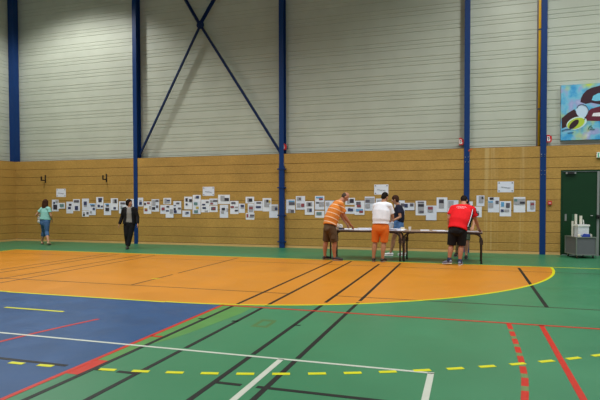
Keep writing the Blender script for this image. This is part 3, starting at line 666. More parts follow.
# crumpled bag, cloth, tape roll, cup
m = MB()
for k in range(9):
    a = random.random()*6.28; m.ell((.07*math.cos(a),.06*math.sin(a),.05+.03*random.random()),(Vector((1,0,.2)).normalized(),Vector((0,1,0)),Vector((-.2,0,1)).normalized()),(.06+.02*random.random(),.05,.045+.02*random.random()))
m.ell((-.03,0,.1),(Vector((1,0,0)),Vector((0,1,0)),Vector((0,0,1))),(.05,.04,.06))
o = m.build('plastic_bag', WHITE_P, remesh=.012, sm=2); o.location = (-3.22,13.30,TT+.012); tag(o, 'crumpled white plastic bag on the table in front of the striped man', 'bag')
m = MB(); m.box((-.07,-.04,0),(.07,.04,.03)); o = m.build('box_cutter_case', mat('navy_case', (44,52,92), .5), bevel=.01); o.location = (-3.07,13.10,TT+.0145); tag(o, 'small navy case beside the white bag at the left table end', 'case')
m = MB()
vs = []; fs = []; n = 20
for k in range(n):
    a = 2*math.pi*k/n; c, s = math.cos(a), math.sin(a)
    vs += [(.05*c,.05*s,0),(.05*c,.05*s,.05),(.032*c,.032*s,.05),(.032*c,.032*s,0)]
for k in range(n):
    q = (k+1) % n
    for j in range(4): fs.append((4*k+j,4*q+j,4*q+(j+1)%4,4*k+(j+1)%4))
m.add(vs, fs); o = m.build('tape_roll', mat('cream_tape', (226,214,186), .4)); o.location = (-1.60,13.52,TT+.0145); tag(o, 'cream roll of tape where the two tables meet', 'tape')
cu = empty('paper_cup', (-1.40,13.30,TT), 'white cup at the left end of the right table', 'cup')
m = MB(); m.tube([(0,0,0),(0,0,.085)], [(.026,.026),(.036,.036)], seg=16, round0=False, round1=False); m.build('cup_body', WHITE_P, cu)
m = MB(); m.tube([(0,0,.083),(0,0,.09)], .038, seg=16, round0=False, round1=False); m.build('rim', WHITE_P, cu)

# ------------------------------------------------------------------ trolley by the door
rz = .26
tr = empty('storage_trolley', (2.723, 15.242, 0), 'grey box trolley on castors in front of the green door', 'trolley', None, rz)
PAN = mat('trolley_grey_panel', (98,100,104), .5, var=.03); FRM = mat('trolley_edge', (126,134,126), .4, metal=.3)
W2, D2, Z0, Z1 = .24, .31, .085, .545
m = MB(); m.box((-W2+.008,-D2+.008,Z0+.01),(W2-.008,D2-.008,Z0+.03))
m.box((-W2+.006,-D2+.006,Z0+.01),(W2-.006,-D2+.022,Z1-.01)); m.box((-W2+.006,D2-.022,Z0+.01),(W2-.006,D2-.006,Z1-.01))
m.box((-W2+.006,-D2+.022,Z0+.01),(-W2+.022,D2-.022,Z1-.01)); m.box((W2-.022,-D2+.022,Z0+.01),(W2-.006,D2-.022,Z1-.01)); m.build('panel_box', PAN, tr)
m = MB(); m.box((-W2+.022,-D2+.022,Z1-.10),(W2-.022,D2-.022,Z1-.08)); m.build('inner_shelf', PAN, tr)
for sx in (-1,1):
    for sy in (-1,1):
        m = MB(); m.box((sx*W2-.014,sy*D2-.014,Z0),(sx*W2+.014,sy*D2+.014,Z1)); m.build('corner_edge', FRM, tr, bevel=.003)
for z in (Z0, Z1-.022):
    for sy in (-1,1):
        m = MB(); m.box((-W2+.014,sy*D2-.012,z),(W2-.014,sy*D2+.012,z+.022)); m.build('rim_edge', FRM, tr)
    for sx in (-1,1):
        m = MB(); m.box((sx*W2-.012,-D2+.014,z),(sx*W2+.012,D2-.014,z+.022)); m.build('rim_edge', FRM, tr)
for sx in (-1,1):
    for sy in (-1,1):
        m = MB(); m.tube([(sx*.19-.012,sy*.26,.032),(sx*.19+.012,sy*.26,.032)], .032, ref=(0,0,1), seg=14, round0=False, round1=False); cw = m.build('castor', BLACK, tr)
        m = MB(); m.box((sx*.19-.018,sy*.26-.015,.03),(sx*.19-.014,sy*.26+.015,Z0)); m.box((sx*.19+.014,sy*.26-.015,.03),(sx*.19+.018,sy*.26+.015,Z0)); m.box((sx*.19-.02,sy*.26-.02,Z0-.004),(sx*.19+.02,sy*.26+.02,Z0)); m.build('fork', ALU, cw)
R = Matrix.Translation((2.723,15.242,0)) @ Matrix.Rotation(rz,4,'Z'); SH = Z1-.079
def on(x, y, z=SH): return R @ Vector((x,y,z))
# crate
cr = empty('plastic_crate', on(-.015,-.09), 'white plastic crate standing on the grey trolley', 'crate', None, rz)
w, d, h = .135, .105, .385
m = MB(); m.box((-w,-d,0),(w,d,.012)); m.box((-w,-d,.012),(w,-d+.01,h)); m.box((-w,d-.01,.012),(w,d,h)); m.box((-w,-d+.01,.012),(-w+.01,d-.01,h)); m.box((w-.01,-d+.01,.012),(w,d-.01,h)); m.build('crate_body', mat('crate_white', (214,218,224), .45), cr)
m = MB(); m.box((-w-.015,-d-.015,h-.045),(w+.015,-d,h)); m.box((-w-.015,d,h-.045),(w+.015,d+.015,h)); m.box((-w-.015,-d,h-.045),(-w,d,h)); m.box((w,-d,h-.045),(w+.015,d,h)); m.build('rim', WHITE_P, cr)
for sx in (-.08,.08):
    m = MB(); m.box((sx-.035,-d-.004,.10),(sx+.035,-d,.125)); m.build('grip_slot', PIC['b'], cr)
for x, y, hh, r, lab in ((-.075,.10,.645,.032,'taller white tube behind the crate on the trolley'),(.05,.10,.605,.036,'thicker white tube behind the crate on the trolley, right of the taller one')):
    t = empty('cardboard_tube', on(x,y), lab, 'tube', 'white tubes standing in the trolley')
    m = MB(); n = 18; vs = []; fs = []
    for k in range(n):
        a = 2*math.pi*k/n; c, s = math.cos(a), math.sin(a)
        vs += [(r*c,r*s,0),(r*c,r*s,hh),((r-.006)*c,(r-.006)*s,hh),((r-.006)*c,(r-.006)*s,0)]
    for k in range(n):
        q = (k+1) % n
        for j in range(4): fs.append((4*k+j,4*q+j,4*q+(j+1)%4,4*k+(j+1)%4))
    m.add(vs, fs); m.build('tube_wall', mat('tube_cream', (222,220,206), .55), t)
m = MB(); m.box((-.024,-.012,0),(.024,.012,.47)); o = m.build('foam_board', mat('board_cream', (204,200,186), .6), bevel=.003); o.matrix_world = R @ Matrix.Translation((-.189,.03,SH)); tag(o, 'upright cream strip at the left end of the trolley', 'board')
m = MB(); m.tube([(0,0,.013),(-.05,0,.32)], .013, seg=10); o = m.build('white_rod', WHITE_P, smooth=True); o.matrix_world = R @ Matrix.Translation((.165,.10,SH)); o.scale = (1,1,1.5); tag(o, 'thin white rod leaning behind the right side of the crate', 'rod')
def heap(name, x, y, rx, ry, rz_, mt, label, cat, seed):
    rnd = random.Random(seed); m = MB()
    for k in range(8):
        m.ell((rx*.6*(2*rnd.random()-1), ry*.6*(2*rnd.random()-1), rz_*(.45+.3*rnd.random())),(Vector((1,0,0)),Vector((0,1,0)),Vector((0,0,1))),(rx*.5,ry*.5,rz_*.45))
    o = m.build(name, mt, remesh=.009, sm=2); o.matrix_world = R @ Matrix.Translation((x,y,SH)); tag(o, label, cat)
heap('blue_cloth', .03,-.26,.11,.022,.145, mat('blue_cloth', (36,62,150), .8), 'blue cloth heaped on the front edge of the trolley', 'cloth', 3)
heap('cream_rag', -.15,-.26,.04,.022,.13, mat('cream_rag', (206,200,176), .8), 'cream rag at the left front corner of the trolley', 'cloth', 5)
heap('grey_rag', .172,-.17,.028,.05,.135, mat('grey_rag', (170,172,160), .8), 'pale grey rag at the right front corner of the trolley', 'cloth', 8)
# ------------------------------------------------------------------ people
V = Vector
EYEW = mat('eye_white', (226,222,214), .3); IRIS = mat('eye_iris', (48,34,26), .2); LIP = mat('lip', (168,96,86), .5)
def unit(v): return V(v).normalized()

class Person:
    def __init__(s, label, origin, f, J, skin, fem=False, k=1.0, head=(0,0), clothes_note=None):
        s.o = V((origin[0], origin[1], 0)); s.J = {a: V(b) for a, b in J.items()}; s.fem = fem; s.k = k
        a = math.radians(f); s.f = V((math.cos(a), math.sin(a), 0)); s.r = V((math.sin(a), -math.cos(a), 0))
        J = s.J
        s.up = (J['N']-J['P']).normalized()
        s.S = (J['ShR']+J['ShL'])/2
        s.rs = (J['ShR']-J['ShL']).normalized()
        hy, hp = math.radians(head[0]), math.radians(head[1])
        s.hf = V((math.cos(hy)*math.cos(hp), math.sin(hy)*math.cos(hp), math.sin(hp)))
        s.hr = V((math.sin(hy), -math.cos(hy), 0)); s.hu = s.hr.cross(s.hf)
        s.skin = skin; s.body(label)
    # torso stations: (point, half width, half depth)
    def torso(s, t=0.0):
        J, k = s.J, s.k
        P, W, C, N = J['P'], J['W'], J['C'], J['N']
        w = ((.148,.112),(.163,.114),(.135,.100),(.150,.118),(.135,.088),(.058,.058)) if s.fem else ((.150,.112),(.168,.118),(.160,.112),(.182,.122),(.165,.100),(.066,.068))
        Sm = s.S*.75+N*.25
        pts = [P-s.up*.10*k, P, W, C, Sm, N]
        return pts, [(a*k+t, b*k+t) for a, b in w]
    def seg(s, m, a, b, rads, round0=True, round1=True, bow=None):
        n = len(rads); pts = [lerp(a, b, i/(n-1)) for i in range(n)]
        if bow is not None:
            for i in range(n): pts[i] = pts[i]+bow*math.sin(math.pi*i/(n-1))
        m.tube(pts, [(r,r) for r in rads], ref=s.f, seg=16, round0=round0, round1=round1)
    def arm_r(s): q = (.80 if s.fem else 1.0)*s.k; return q
    def body(s, label):
        J, k = s.J, s.k; m = MB()
        pts, rad = s.torso()
        m.tube(pts, rad, ref=s.r, seg=24)
        q = s.arm_r()
        for S_, E_, W_, hd in (('ShR','ElR','WrR','HdR'),('ShL','ElL','WrL','HdL')):
            s.seg(m, lerp(s.S, J['N'], .2), J[S_], [.075*q,.072*q,.060*q])
            s.seg(m, J[S_], J[E_], [.057*q,.056*q,.050*q,.041*q])
            s.seg(m, J[E_], J[W_], [.041*q,.044*q,.036*q,.027*q])
            s.hand(m, J[W_], J[hd], 1 if S_ == 'ShR' else -1, q)
        lq = k*(.93 if s.fem else 1)
        for H_, K_, A_ in (('HpR','KnR','AnR'),('HpL','KnL','AnL')):
            s.seg(m, J[H_], J[K_], [.092*lq,.090*lq,.074*lq,.056*lq])
            back = -s.f*.018
            s.seg(m, J[K_], J[A_], [.055*lq,.062*lq,.056*lq,.042*lq,.036*lq], bow=back)
        for A_, T_ in (('AnR','ToR'),('AnL','ToL')):      # bare foot
            a = J[A_]; t = unit(J[T_]-a*V((1,1,0)).to_tuple()[0] if False else J[T_]-V((a.x,a.y,J[T_].z)));
            heel = V((a.x,a.y,0))-t*.045; 
            zt = J[T_].z
            hz = max(.0, a.z-.085)
            m.tube([heel+V((0,0,.038+hz)), a+V((0,0,-.045)) , a+t*.09+V((0,0,-a.z+.034+hz*.5)), a+t*.165+V((0,0,-a.z+.024+zt))], [(.028,.028),(.034,.038),(.040,.026),(.030,.016)], ref=s.r)
        # neck and head
        H = J['H']; hf, hr, hu = s.hf, s.hr, s.hu; n = .94*k if not s.fem else .90*k
        s.seg(m, J['N']-s.up*.04, H-hu*.05*n-hf*.015, [(.060 if not s.fem else .048)*k]*2+[(.056 if not s.fem else .046)*k])
        ax = (hr, hf, hu)
        m.ell(H+hu*.025*n-hf*.012*n, ax, (.076*n,.098*n,.098*n), 20, 14)
        m.ell(H-hu*.045*n+hf*.022*n, ax, (.058*n,.066*n,.078*n), 18, 12)
        m.ell(H-hu*.098*n+hf*.062*n, ax, (.026*n,.024*n,.020*n))                 # chin
        m.ell(H+hu*.028*n+hf*.074*n, ax, (.050*n,.018*n,.016*n))                 # brow
        for sx in (-1,1):
            m.ell(H-hu*.020*n+hf*.058*n+hr*sx*.036*n, ax, (.024*n,.022*n,.022*n))  # cheeks
            m.ell(H-hu*.008*n-hf*.004*n+hr*sx*.080*n, (hr*.9+hf*.3*sx, hf, hu), (.010*n,.022*n,.033*n), 12, 8)
        m.tube([H+hu*.018*n+hf*.082*n, H-hu*.008*n+hf*.096*n, H-hu*.026*n+hf*.108*n], [.010*n,.013*n,.017*n], ref=hr, seg=10)
        s.ob = m.build('person', s.skin, origin=s.o, remesh=.0062, sm=3)
        tag(s.ob, label, 'person')
        for sx in (-1,1):
            e = MB(); c = H+hu*.004*n+hf*.0765*n+hr*sx*.031*n; e.ell(c, ax, (.0135*n,.0125*n,.0095*n), 12, 8); eo = e.build('eye', EYEW, s.ob, s.o, smooth=True)
            e = MB(); e.ell(c+hf*.0095*n, ax, (.0065*n,.005*n,.0065*n), 10, 6); e.build('iris', IRIS, eo, s.o, smooth=True)
        e = MB(); e.tube([H-hu*.058*n+hf*.082*n-hr*.022*n, H-hu*.057*n+hf*.092*n, H-hu*.058*n+hf*.082*n+hr*.022*n], [.004*n,.0075*n,.004*n], ref=hu, seg=8); e.build('mouth', LIP, s.ob, s.o, smooth=True)
    def hand(s, m, w, tip, side, q):
        """palm, four fingers, thumb; 'tip' is where the knuckle line points"""
        d = unit(tip-w); x = d.cross(V((0,0,1)))
        x = x.normalized() if x.length > .2 else s.r.copy()
        n = x.cross(d).normalized()               # back of the hand
        th = -x*side if d.dot(V((0,0,-1))) < .75 else s.f
        if d.dot(V((0,0,-1))) >= .75: x = s.f.copy(); n = x.cross(d).normalized()*1; n = n if n.dot(s.r*side) > 0 else -n
        L = .088*q
        m.tube([w-d*.01, w+d*.03*q, w+d*L], [(.024*q,.019*q),(.036*q,.018*q),(.041*q,.014*q)], ref=x, seg=14)
        for i, (off, ln, cu) in enumerate(((-.0315,.062,.25),(-.0105,.078,.2),(.0105,.086,.2),(.0315,.076,.15))):
            dirx = th*off*q
            b = w+d*(L-.008)+dirx; d1 = unit(d+th*off*2.2-n*.15); d2 = unit(d+th*off*2.2-n*(.35+cu)); d3 = unit(d+th*off*2-n*(.8+cu))
            p1 = b+d1*ln*.48*q; p2 = p1+d2*ln*.36*q; p3 = p2+d3*ln*.26*q
            m.tube([b, p1, p2, p3], [.0092*q,.0088*q,.008*q,.0068*q], ref=n, seg=8)
        b = w+d*.022*q+th*.026*q; p1 = b+unit(d*.7+th*.75-n*.2)*.04*q; p2 = p1+unit(d+th*.3-n*.3)*.034*q
        m.tube([w+d*.02*q+th*.01*q, b, p1, p2], [.014*q,.0135*q,.011*q,.0085*q], ref=n, seg=8)
    # ---- clothing
    def shirt(s, name, mt, hem=.0, sleeve=.55, t=.016, loose=.02, label=None, vneck=0):
        J, k = s.J, s.k; m = MB(); pts, rad = s.torso(t)
        P, W = J['P'], J['W']; base = P-s.up*hem
        p2 = [base, lerp(base, W, .5), W, J['C'], pts[4], J['N']-s.up*.03*k]
        a, b = rad[1]
        w2 = [(a+loose*.6, b+loose*.6), (a+loose*.4, b+loose*.5), (rad[2][0]+loose, rad[2][1]+loose), (rad[3][0]+loose*.6, rad[3][1]+loose*.4), rad[4], (.078*k+t*.3,.076*k+t*.3)]
        m.tube(p2, w2, ref=s.r, seg=28, round0=False, round1=False)
        q = s.arm_r()
        for S_, E_, W_ in (('ShR','ElR','WrR'),('ShL','ElL','WrL')):
            s.seg(m, lerp(s.S, J['N'], .2), J[S_], [.078*q+t,.078*q+t,.062*q+t])
            if sleeve <= 1:
                s.seg(m, J[S_], lerp(J[S_],J[E_],sleeve), [.060*q+t,.060*q+t,.058*q+t+.006], round1=False)
            else:
                s.seg(m, J[S_], J[E_], [.060*q+t,.058*q+t,.048*q+t]); s.seg(m, J[E_], lerp(J[E_],J[W_],sleeve-1), [.046*q+t,.045*q+t,.038*q+t], round1=False)
        o = m.build(name, mt, s.ob, s.o, remesh=.0075, sm=4)
        if label: o['label'] = label
        return o
    def legs(s, name, mt, top=.12, frac=1.0, t=.014, hemr=.085, label=None, flare=0):
        """shorts (frac<=1: share of the thigh) or trousers (frac 1..2: share of the shin)"""
        J, k = s.J, s.k; m = MB(); pts, rad = s.torso(t)
        lq = k*(.93 if s.fem else 1)
        m.tube([J['P']-s.up*.09*k, J['P']-s.up*.03*k, J['P']+s.up*.04, J['P']+s.up*top], [(rad[0][0]-.01,rad[0][1]),(rad[1][0],rad[1][1]),(rad[1][0],rad[1][1]-.004),(rad[1][0]-.012,rad[1][1]-.012)], ref=s.r, seg=24, round1=False)
        for sd in ('R','L'):
            H_, K_, A_ = J['Hp'+sd], J['Kn'+sd], J['An'+sd]
            if frac <= 1:
                e = lerp(H_, K_, frac); s.seg(m, H_, e, [.094*lq+t, .096*lq+t, hemr+.004, hemr+flare], round1=False)
            else:
                s.seg(m, H_, K_, [.092*lq+t,.092*lq+t,.078*lq+t,.062*lq+t])
                e = lerp(K_, A_, frac-1); s.seg(m, K_, e, [.062*lq+t,.062*lq+t,hemr+.003,hemr], bow=-s.f*.012, round1=False)
            m.ell(J['P']-s.up*.06*k-s.f*.038*k+s.r*(.075 if sd == 'R' else -.075)*k, (s.r, s.f, s.up), (.085*k+t*.6,.074*k,.11*k))   # seat
        o = m.build(name, mt, s.ob, s.o, remesh=.0075, sm=4)
        if label: o['label'] = label
        return o
    def shoes(s, name, mt, sole=None, high=.075, sock=None, low=False):
        for sd in ('R','L'):
            a, T_ = s.J['An'+sd], s.J['To'+sd]; t = unit(V((T_.x-a.x, T_.y-a.y, 0))); hz = max(0, a.z-.085); x = V((t.y,-t.x,0))
            hb = V((a.x,a.y,0))-t*.055
            toe = V((a.x,a.y,0))+t*(.195*(.93 if s.fem else 1))
            def g(u, z):                       # along heel..toe, heel lifted by hz
                return hb+(toe-hb)*u+V((0,0,z+hz*(1-min(1,u/.72))))
            m = MB()
            m.tube([g(.04,.052), g(.25,.056), g(.5,.050), g(.75,.044), g(.95,.036)], [(.034,.038),(.038,.042),(.043,.036),(.047,.030),(.034,.022)], ref=x, seg=16)
            if not low: m.tube([g(.18,.05), V((a.x,a.y,a.z+.005))], [.044,.046], ref=x, seg=14, round1=False)
            o = m.build(name, mt, s.ob, s.o, remesh=.006, sm=2)
            if sole:
                m = MB(); pts = [g(-.02,.010), g(.2,.010), g(.5,.010), g(.78,.010), g(1.0,.012)]
                m.tube(pts, [(.030,.010),(.041,.010),(.044,.010),(.050,.010),(.030,.010)], ref=x, seg=14); m.build('sole', sole, o, s.o, smooth=True)
            if sock:
                m = MB(); m.tube([V((a.x,a.y,a.z-.02)), lerp(a, s.J['Kn'+sd], .14)], [.050,.047], ref=x, seg=16, round1=False); m.build('sock', sock, s.ob, s.o, smooth=True)
    def hair(s, mt, long=0, bald=False, vol=1.0):
        H = s.J['H']; hf, hr, hu = s.hf, s.hr, s.hu; n = (.90 if s.fem else .94)*s.k; m = MB(); ax = (hr, hf, hu)
        if bald:
            m.ell(H+hu*.012*n-hf*.028*n, ax, (.0805*n,.088*n,.096*n), 20, 14)
        else:
            m.ell(H+hu*.040*n-hf*.022*n, ax, (.083*n*vol,.098*n*vol,.092*n*vol), 20, 14)
            m.ell(H-hu*.010*n-hf*.055*n, ax, (.074*n*vol,.060*n*vol,.085*n*vol), 18, 12)
        if long:
            b = H-hf*.065*n; e = b-V((0,0,long))-s.f*.045
            m.tube([b+hu*.03*n, lerp(b,e,.35), lerp(b,e,.7), e], [(.086*n*vol,.055*n*vol),(.095*n*vol,.052*n*vol),(.086*n*vol,.042*n*vol),(.052*n,.022*n)], ref=s.r, seg=18)
            for sx in (-1,1):
                c = H+hr*sx*.070*n-hf*.015*n
                m.tube([c+hu*.05*n, c-V((0,0,long*.45)), c-V((0,0,long*.8))-hf*.02], [(.024*n,.050*n),(.028*n,.045*n),(.014*n,.026*n)], ref=hr, seg=12)
        o = m.build('hair', mt, s.ob, s.o, remesh=.0065, sm=2)
        return o

SK1 = mat('skin_tanned', (170,122,92), .55, var=.04, scale=12); SK2 = mat('skin_light', (182,134,106), .55, var=.04, scale=12); SK3 = mat('skin_ruddy', (174,118,90), .55, var=.04, scale=12)
HB = mat('hair_dark_brown', (24,17,14), .75, spec=.12, var=.25, scale=40); HG = mat('hair_cropped_grey', (70,60,52), .8, spec=.15, var=.2, scale=60); HM = mat('hair_chestnut', (58,34,22), .7, spec=.15, var=.3, scale=40)
def cloth(name, rgb, rough=.85): return mat(name, rgb, rough, spec=.2, var=.06, scale=9, bump=.25, bscale=14)

# stripes run round the leaning body of the shirt
def striped(axis):
    m = cloth('orange_stripe_jersey', (206,122,50)); nt = m.node_tree; b = nt.nodes['Principled BSDF']; N = nt.nodes.new; L = nt.links.new
    tc = N('ShaderNodeTexCoord'); d = N('ShaderNodeVectorMath'); d.operation = 'DOT_PRODUCT'; d.inputs[1].default_value = axis; L(tc.outputs['Object'], d.inputs[0])
    a = N('ShaderNodeMath'); a.operation = 'MULTIPLY'; a.inputs[1].default_value = 1/.115; L(d.outputs['Value'], a.inputs[0])
    fr = N('ShaderNodeMath'); fr.operation = 'FRACT'; L(a.outputs[0], fr.inputs[0])
    lt = N('ShaderNodeMath'); lt.operation = 'LESS_THAN'; lt.inputs[1].default_value = .13; L(fr.outputs[0], lt.inputs[0])
    mx = N('ShaderNodeMix'); mx.data_type = 'RGBA'; L(lt.outputs[0], mx.inputs['Factor']); mx.inputs['A'].default_value = (*lin((206,122,50)),1); mx.inputs['B'].default_value = (*lin((226,206,180)),1)
    L(mx.outputs['Result'], b.inputs['Base Color']); return m

# 1 striped man leaning over the left table end
J = dict(P=(-3.27,12.70,.87), W=(-3.25,12.74,1.01), C=(-3.17,12.81,1.25), N=(-3.06,12.90,1.455), H=(-2.945,12.97,1.565),
  ShR=(-3.015,12.74,1.375), ShL=(-3.20,13.04,1.385), ElR=(-2.935,12.80,1.095), WrR=(-2.82,12.97,.885), HdR=(-2.745,13.06,.775),
  ElL=(-3.09,13.13,1.11), WrL=(-3.0,13.28,.90), HdL=(-2.95,13.36,.80),
  HpR=(-3.225,12.63,.83), HpL=(-3.33,12.78,.83), KnR=(-3.15,12.70,.47), KnL=(-3.40,12.83,.47), AnR=(-3.16,12.74,.085), AnL=(-3.44,12.86,.085), ToR=(-2.96,12.76,.0), ToL=(-3.34,13.03,0))
p = Person('balding man in orange striped shirt and brown shorts bending over the left table end', (-3.3,12.76), 32, J, SK3, head=(18,-42))
p.shirt('striped_shirt', striped(p.up), hem=.0, sleeve=.68, t=.028, loose=.04)
p.legs('cargo_shorts', cloth('brown_cotton', (86,68,50)), top=.10, frac=1.0, t=.018, hemr=.098)
SHB = mat('shoe_black', (30,30,34), .5); SOLE = mat('sole_grey', (120,118,116), .6); SOLEW = mat('sole_white', (228,228,228), .5)
p.shoes('shoe', SHB, SOLE, low=True); p.hair(HG, bald=True)
# pockets of the cargo shorts
m = MB(); c = lerp(J['HpR'],J['KnR'],.62)+V((.02,-.105,0)); m.box(c-V((.055,.012,.07)), c+V((.055,.012,.07))); m.build('cargo_pocket', bpy.data.materials['brown_cotton'], p.ob, p.o, bevel=.008)

# 2 man in white shirt and orange shorts
J = dict(P=(-2.035,12.77,.88), W=(-2.03,12.79,1.02), C=(-2.01,12.82,1.23), N=(-1.97,12.87,1.43), H=(-1.955,12.92,1.555),
  ShR=(-1.83,12.80,1.345), ShL=(-2.17,12.88,1.345), ElR=(-1.765,12.86,1.09), WrR=(-1.80,13.08,.98), HdR=(-1.86,13.17,.965),
  ElL=(-2.205,12.95,1.09), WrL=(-2.12,13.16,.97), HdL=(-2.07,13.25,.94),
  HpR=(-1.935,12.76,.84), HpL=(-2.135,12.78,.84), KnR=(-1.955,12.79,.48), KnL=(-2.17,12.81,.48), AnR=(-1.985,12.76,.085), AnL=(-2.205,12.78,.085), ToR=(-1.93,12.95,0), ToL=(-2.23,12.98,0))
p = Person('man in white t-shirt and bright orange shorts seen from behind at the left table', (-2.09,12.77), 80, J, SK1, head=(66,-32))
p.shirt('white_t_shirt', cloth('white_cotton', (222,226,236)), hem=-.03, sleeve=.72, t=.016, loose=.04)
p.legs('orange_shorts', cloth('bright_orange_cotton', (218,112,40)), top=.10, frac=1.0, t=.016, hemr=.094)
p.shoes('shoe', SHB, SOLE, low=True); p.hair(HB)

# 3 woman in navy behind the left table
J = dict(P=(-1.795,14.28,.85), W=(-1.775,14.28,.98), C=(-1.785,14.28,1.17), N=(-1.815,14.27,1.355), H=(-1.89,14.26,1.495),
  ShR=(-1.82,14.42,1.29), ShL=(-1.785,14.12,1.29), ElR=(-1.77,14.46,1.05), WrR=(-1.97,14.36,.95), HdR=(-2.05,14.33,.93),
  ElL=(-1.725,14.06,1.04), WrL=(-1.92,14.00,.945), HdL=(-2.02,13.985,.93),
  HpR=(-1.80,14.36,.82), HpL=(-1.79,14.20,.82), KnR=(-1.74,14.35,.46), KnL=(-1.92,14.20,.46), AnR=(-1.64,14.36,.085), AnL=(-2.0,14.20,.085), ToR=(-1.84,14.36,0), ToL=(-2.2,14.19,0))
p = Person('woman in navy polo shirt and denim shorts standing sideways behind the left table', (-1.8,14.28), 176, J, SK1, fem=True, head=(178,-16))
p.shirt('navy_polo_shirt', cloth('navy_cotton', (30,32,50)), hem=-.09, sleeve=.6, t=.014, loose=.02)
p.legs('denim_shorts', cloth('light_denim', (84,124,178)), top=.12, frac=.42, t=.018, hemr=.105)
p.shoes('sneaker', mat('sneaker_pale', (206,206,210), .6), SOLEW, low=True); p.hair(HM, vol=1.08)

# 4 man in red leaning on the right table end
J = dict(P=(-.255,12.70,.86), W=(-.225,12.76,1.0), C=(-.165,12.87,1.19), N=(-.125,13.0,1.375), H=(-.13,13.09,1.47),
  ShR=(.05,12.92,1.27), ShL=(-.365,12.98,1.285), ElR=(.135,13.0,1.03), WrR=(.195,13.13,.84), HdR=(.235,13.2,.765),
  ElL=(-.455,12.90,1.06), WrL=(-.455,12.965,.85), HdL=(-.455,13.0,.765),
  HpR=(-.155,12.69,.82), HpL=(-.355,12.71,.82), KnR=(-.175,12.73,.45), KnL=(-.395,12.73,.45), AnR=(-.205,12.66,.085), AnL=(-.44,12.66,.115), ToR=(-.17,12.86,0), ToL=(-.58,12.79,0))
p = Person('man in red sports shirt and black shorts leaning on the right end of the table', (-.28,12.70), 80, J, SK3, head=(84,-52))
RED = cloth('red_jersey', (222,28,36)); BLKC = cloth('black_jersey', (24,24,28))
p.shirt('red_sports_shirt', RED, hem=.05, sleeve=.66, t=.022, loose=.05)
p.legs('black_shorts', BLKC, top=.06, frac=1.0, t=.016, hemr=.100)
p.shoes('sports_shoe', mat('shoe_navy_white', (120,126,150), .5), SOLEW, sock=mat('navy_sock', (34,38,70), .8), low=True)
p.hair(HB)
# black side panel with white piping, pale lettering across the shoulders
pts, rad = p.torso(.022)
m = MB(); 
def side(u, out, off): 
    a = lerp(p.J['P']+p.up*.03, p.J['C'], u); return a+p.r*(.215+.012*u+out)+p.f*off
m.tube([side(0,.006,-.005), side(.5,.010,0), side(1.0,.004,.01), lerp(p.J['ShR'],p.J['C'],.25)+p.r*.03+p.f*.05], [(.055,.018),(.055,.02),(.055,.02),(.04,.02)], ref=p.f, seg=12); m.build('black_side_panel', BLKC, p.ob, p.o, smooth=True)
m = MB(); m.tube([side(0,.012,-.072), side(.5,.016,-.072), side(1.0,.008,-.070), p.J['ShR']+p.r*.03-p.f*.072], [.0065,.0065,.0065,.006], ref=p.r, seg=8); m.build('white_piping', PAPER, p.ob, p.o, smooth=True)
m = MB()
a, b = p.J['ShL'], p.J['ShR']
m.tube([b+p.r*.01+V((0,-.01,.078)), lerp(b,p.J['ElR'],.33)+p.r*.07+V((0,0,.02)), lerp(b,p.J['ElR'],.62)+p.r*.072], [(.03,.014),(.034,.014),(.03,.01)], ref=p.f, seg=10); m.build('black_sleeve_stripe', BLKC, p.ob, p.o, smooth=True)

bpy.context.view_layer.update()
RSH = [c for c in p.ob.children if c.name.startswith('red_sports_shirt')][0]
def on_back(u, v):
    """point of the shirt's back: u along the shoulders, v down the back"""
    c = p.S+p.rs*u-p.up*v; n = (-p.f*.8+V((0,0,1))*.6).normalized()
    hit, loc, nor, _ = RSH.ray_cast(c+n*.4-p.o, -n)
    return (loc+p.o+nor*.002) if hit else c+n*.12
rnd = random.Random(11)
for row, (u0, u1, v) in enumerate(((-.11,.12,.045),(-.06,.09,.095))):
    u = u0
    while u < u1:                                      # short pale strokes standing for the club lettering
        w_ = .016+.012*rnd.random()
        m = MB(); m.tube([on_back(u, v-.012+.01*rnd.random()), on_back(u+w_*.5, v+.014), on_back(u+w_, v-.008)], .0042, seg=5)
        m.build('shirt_letter', PAPER, RSH, p.o); u += w_+.008

# 5 person across the right table
J = dict(P=(-.15,14.30,.86), W=(-.12,14.22,.99), C=(-.08,14.08,1.15), N=(-.07,13.93,1.30), H=(-.10,13.85,1.40),
  ShR=(-.25,13.99,1.22), ShL=(.085,13.99,1.24), ElR=(-.30,13.93,.98), WrR=(-.22,13.70,.84), HdR=(-.17,13.62,.79),
  ElL=(.125,13.92,1.0), WrL=(.085,13.70,.84), HdL=(.06,13.62,.78),
  HpR=(-.24,14.32,.82), HpL=(-.06,14.28,.82), KnR=(-.27,14.40,.46), KnL=(-.07,14.15,.46), AnR=(-.32,14.62,.095), AnL=(-.075,14.08,.085), ToR=(-.36,14.44,0), ToL=(-.08,13.9,0))
p = Person('person in black shirt and grey-green shorts bending across the table behind the man in red', (-.15,14.25), -85, J, SK1, k=.97, head=(-95,-45))
p.shirt('black_shirt', BLKC, hem=-.03, sleeve=.7, t=.016, loose=.02)
p.legs('grey_green_shorts', cloth('grey_green_cotton', (74,84,70)), top=.1, frac=1.0, t=.016, hemr=.085)
p.shoes('shoe', SHB, SOLE, low=True); p.hair(HB)

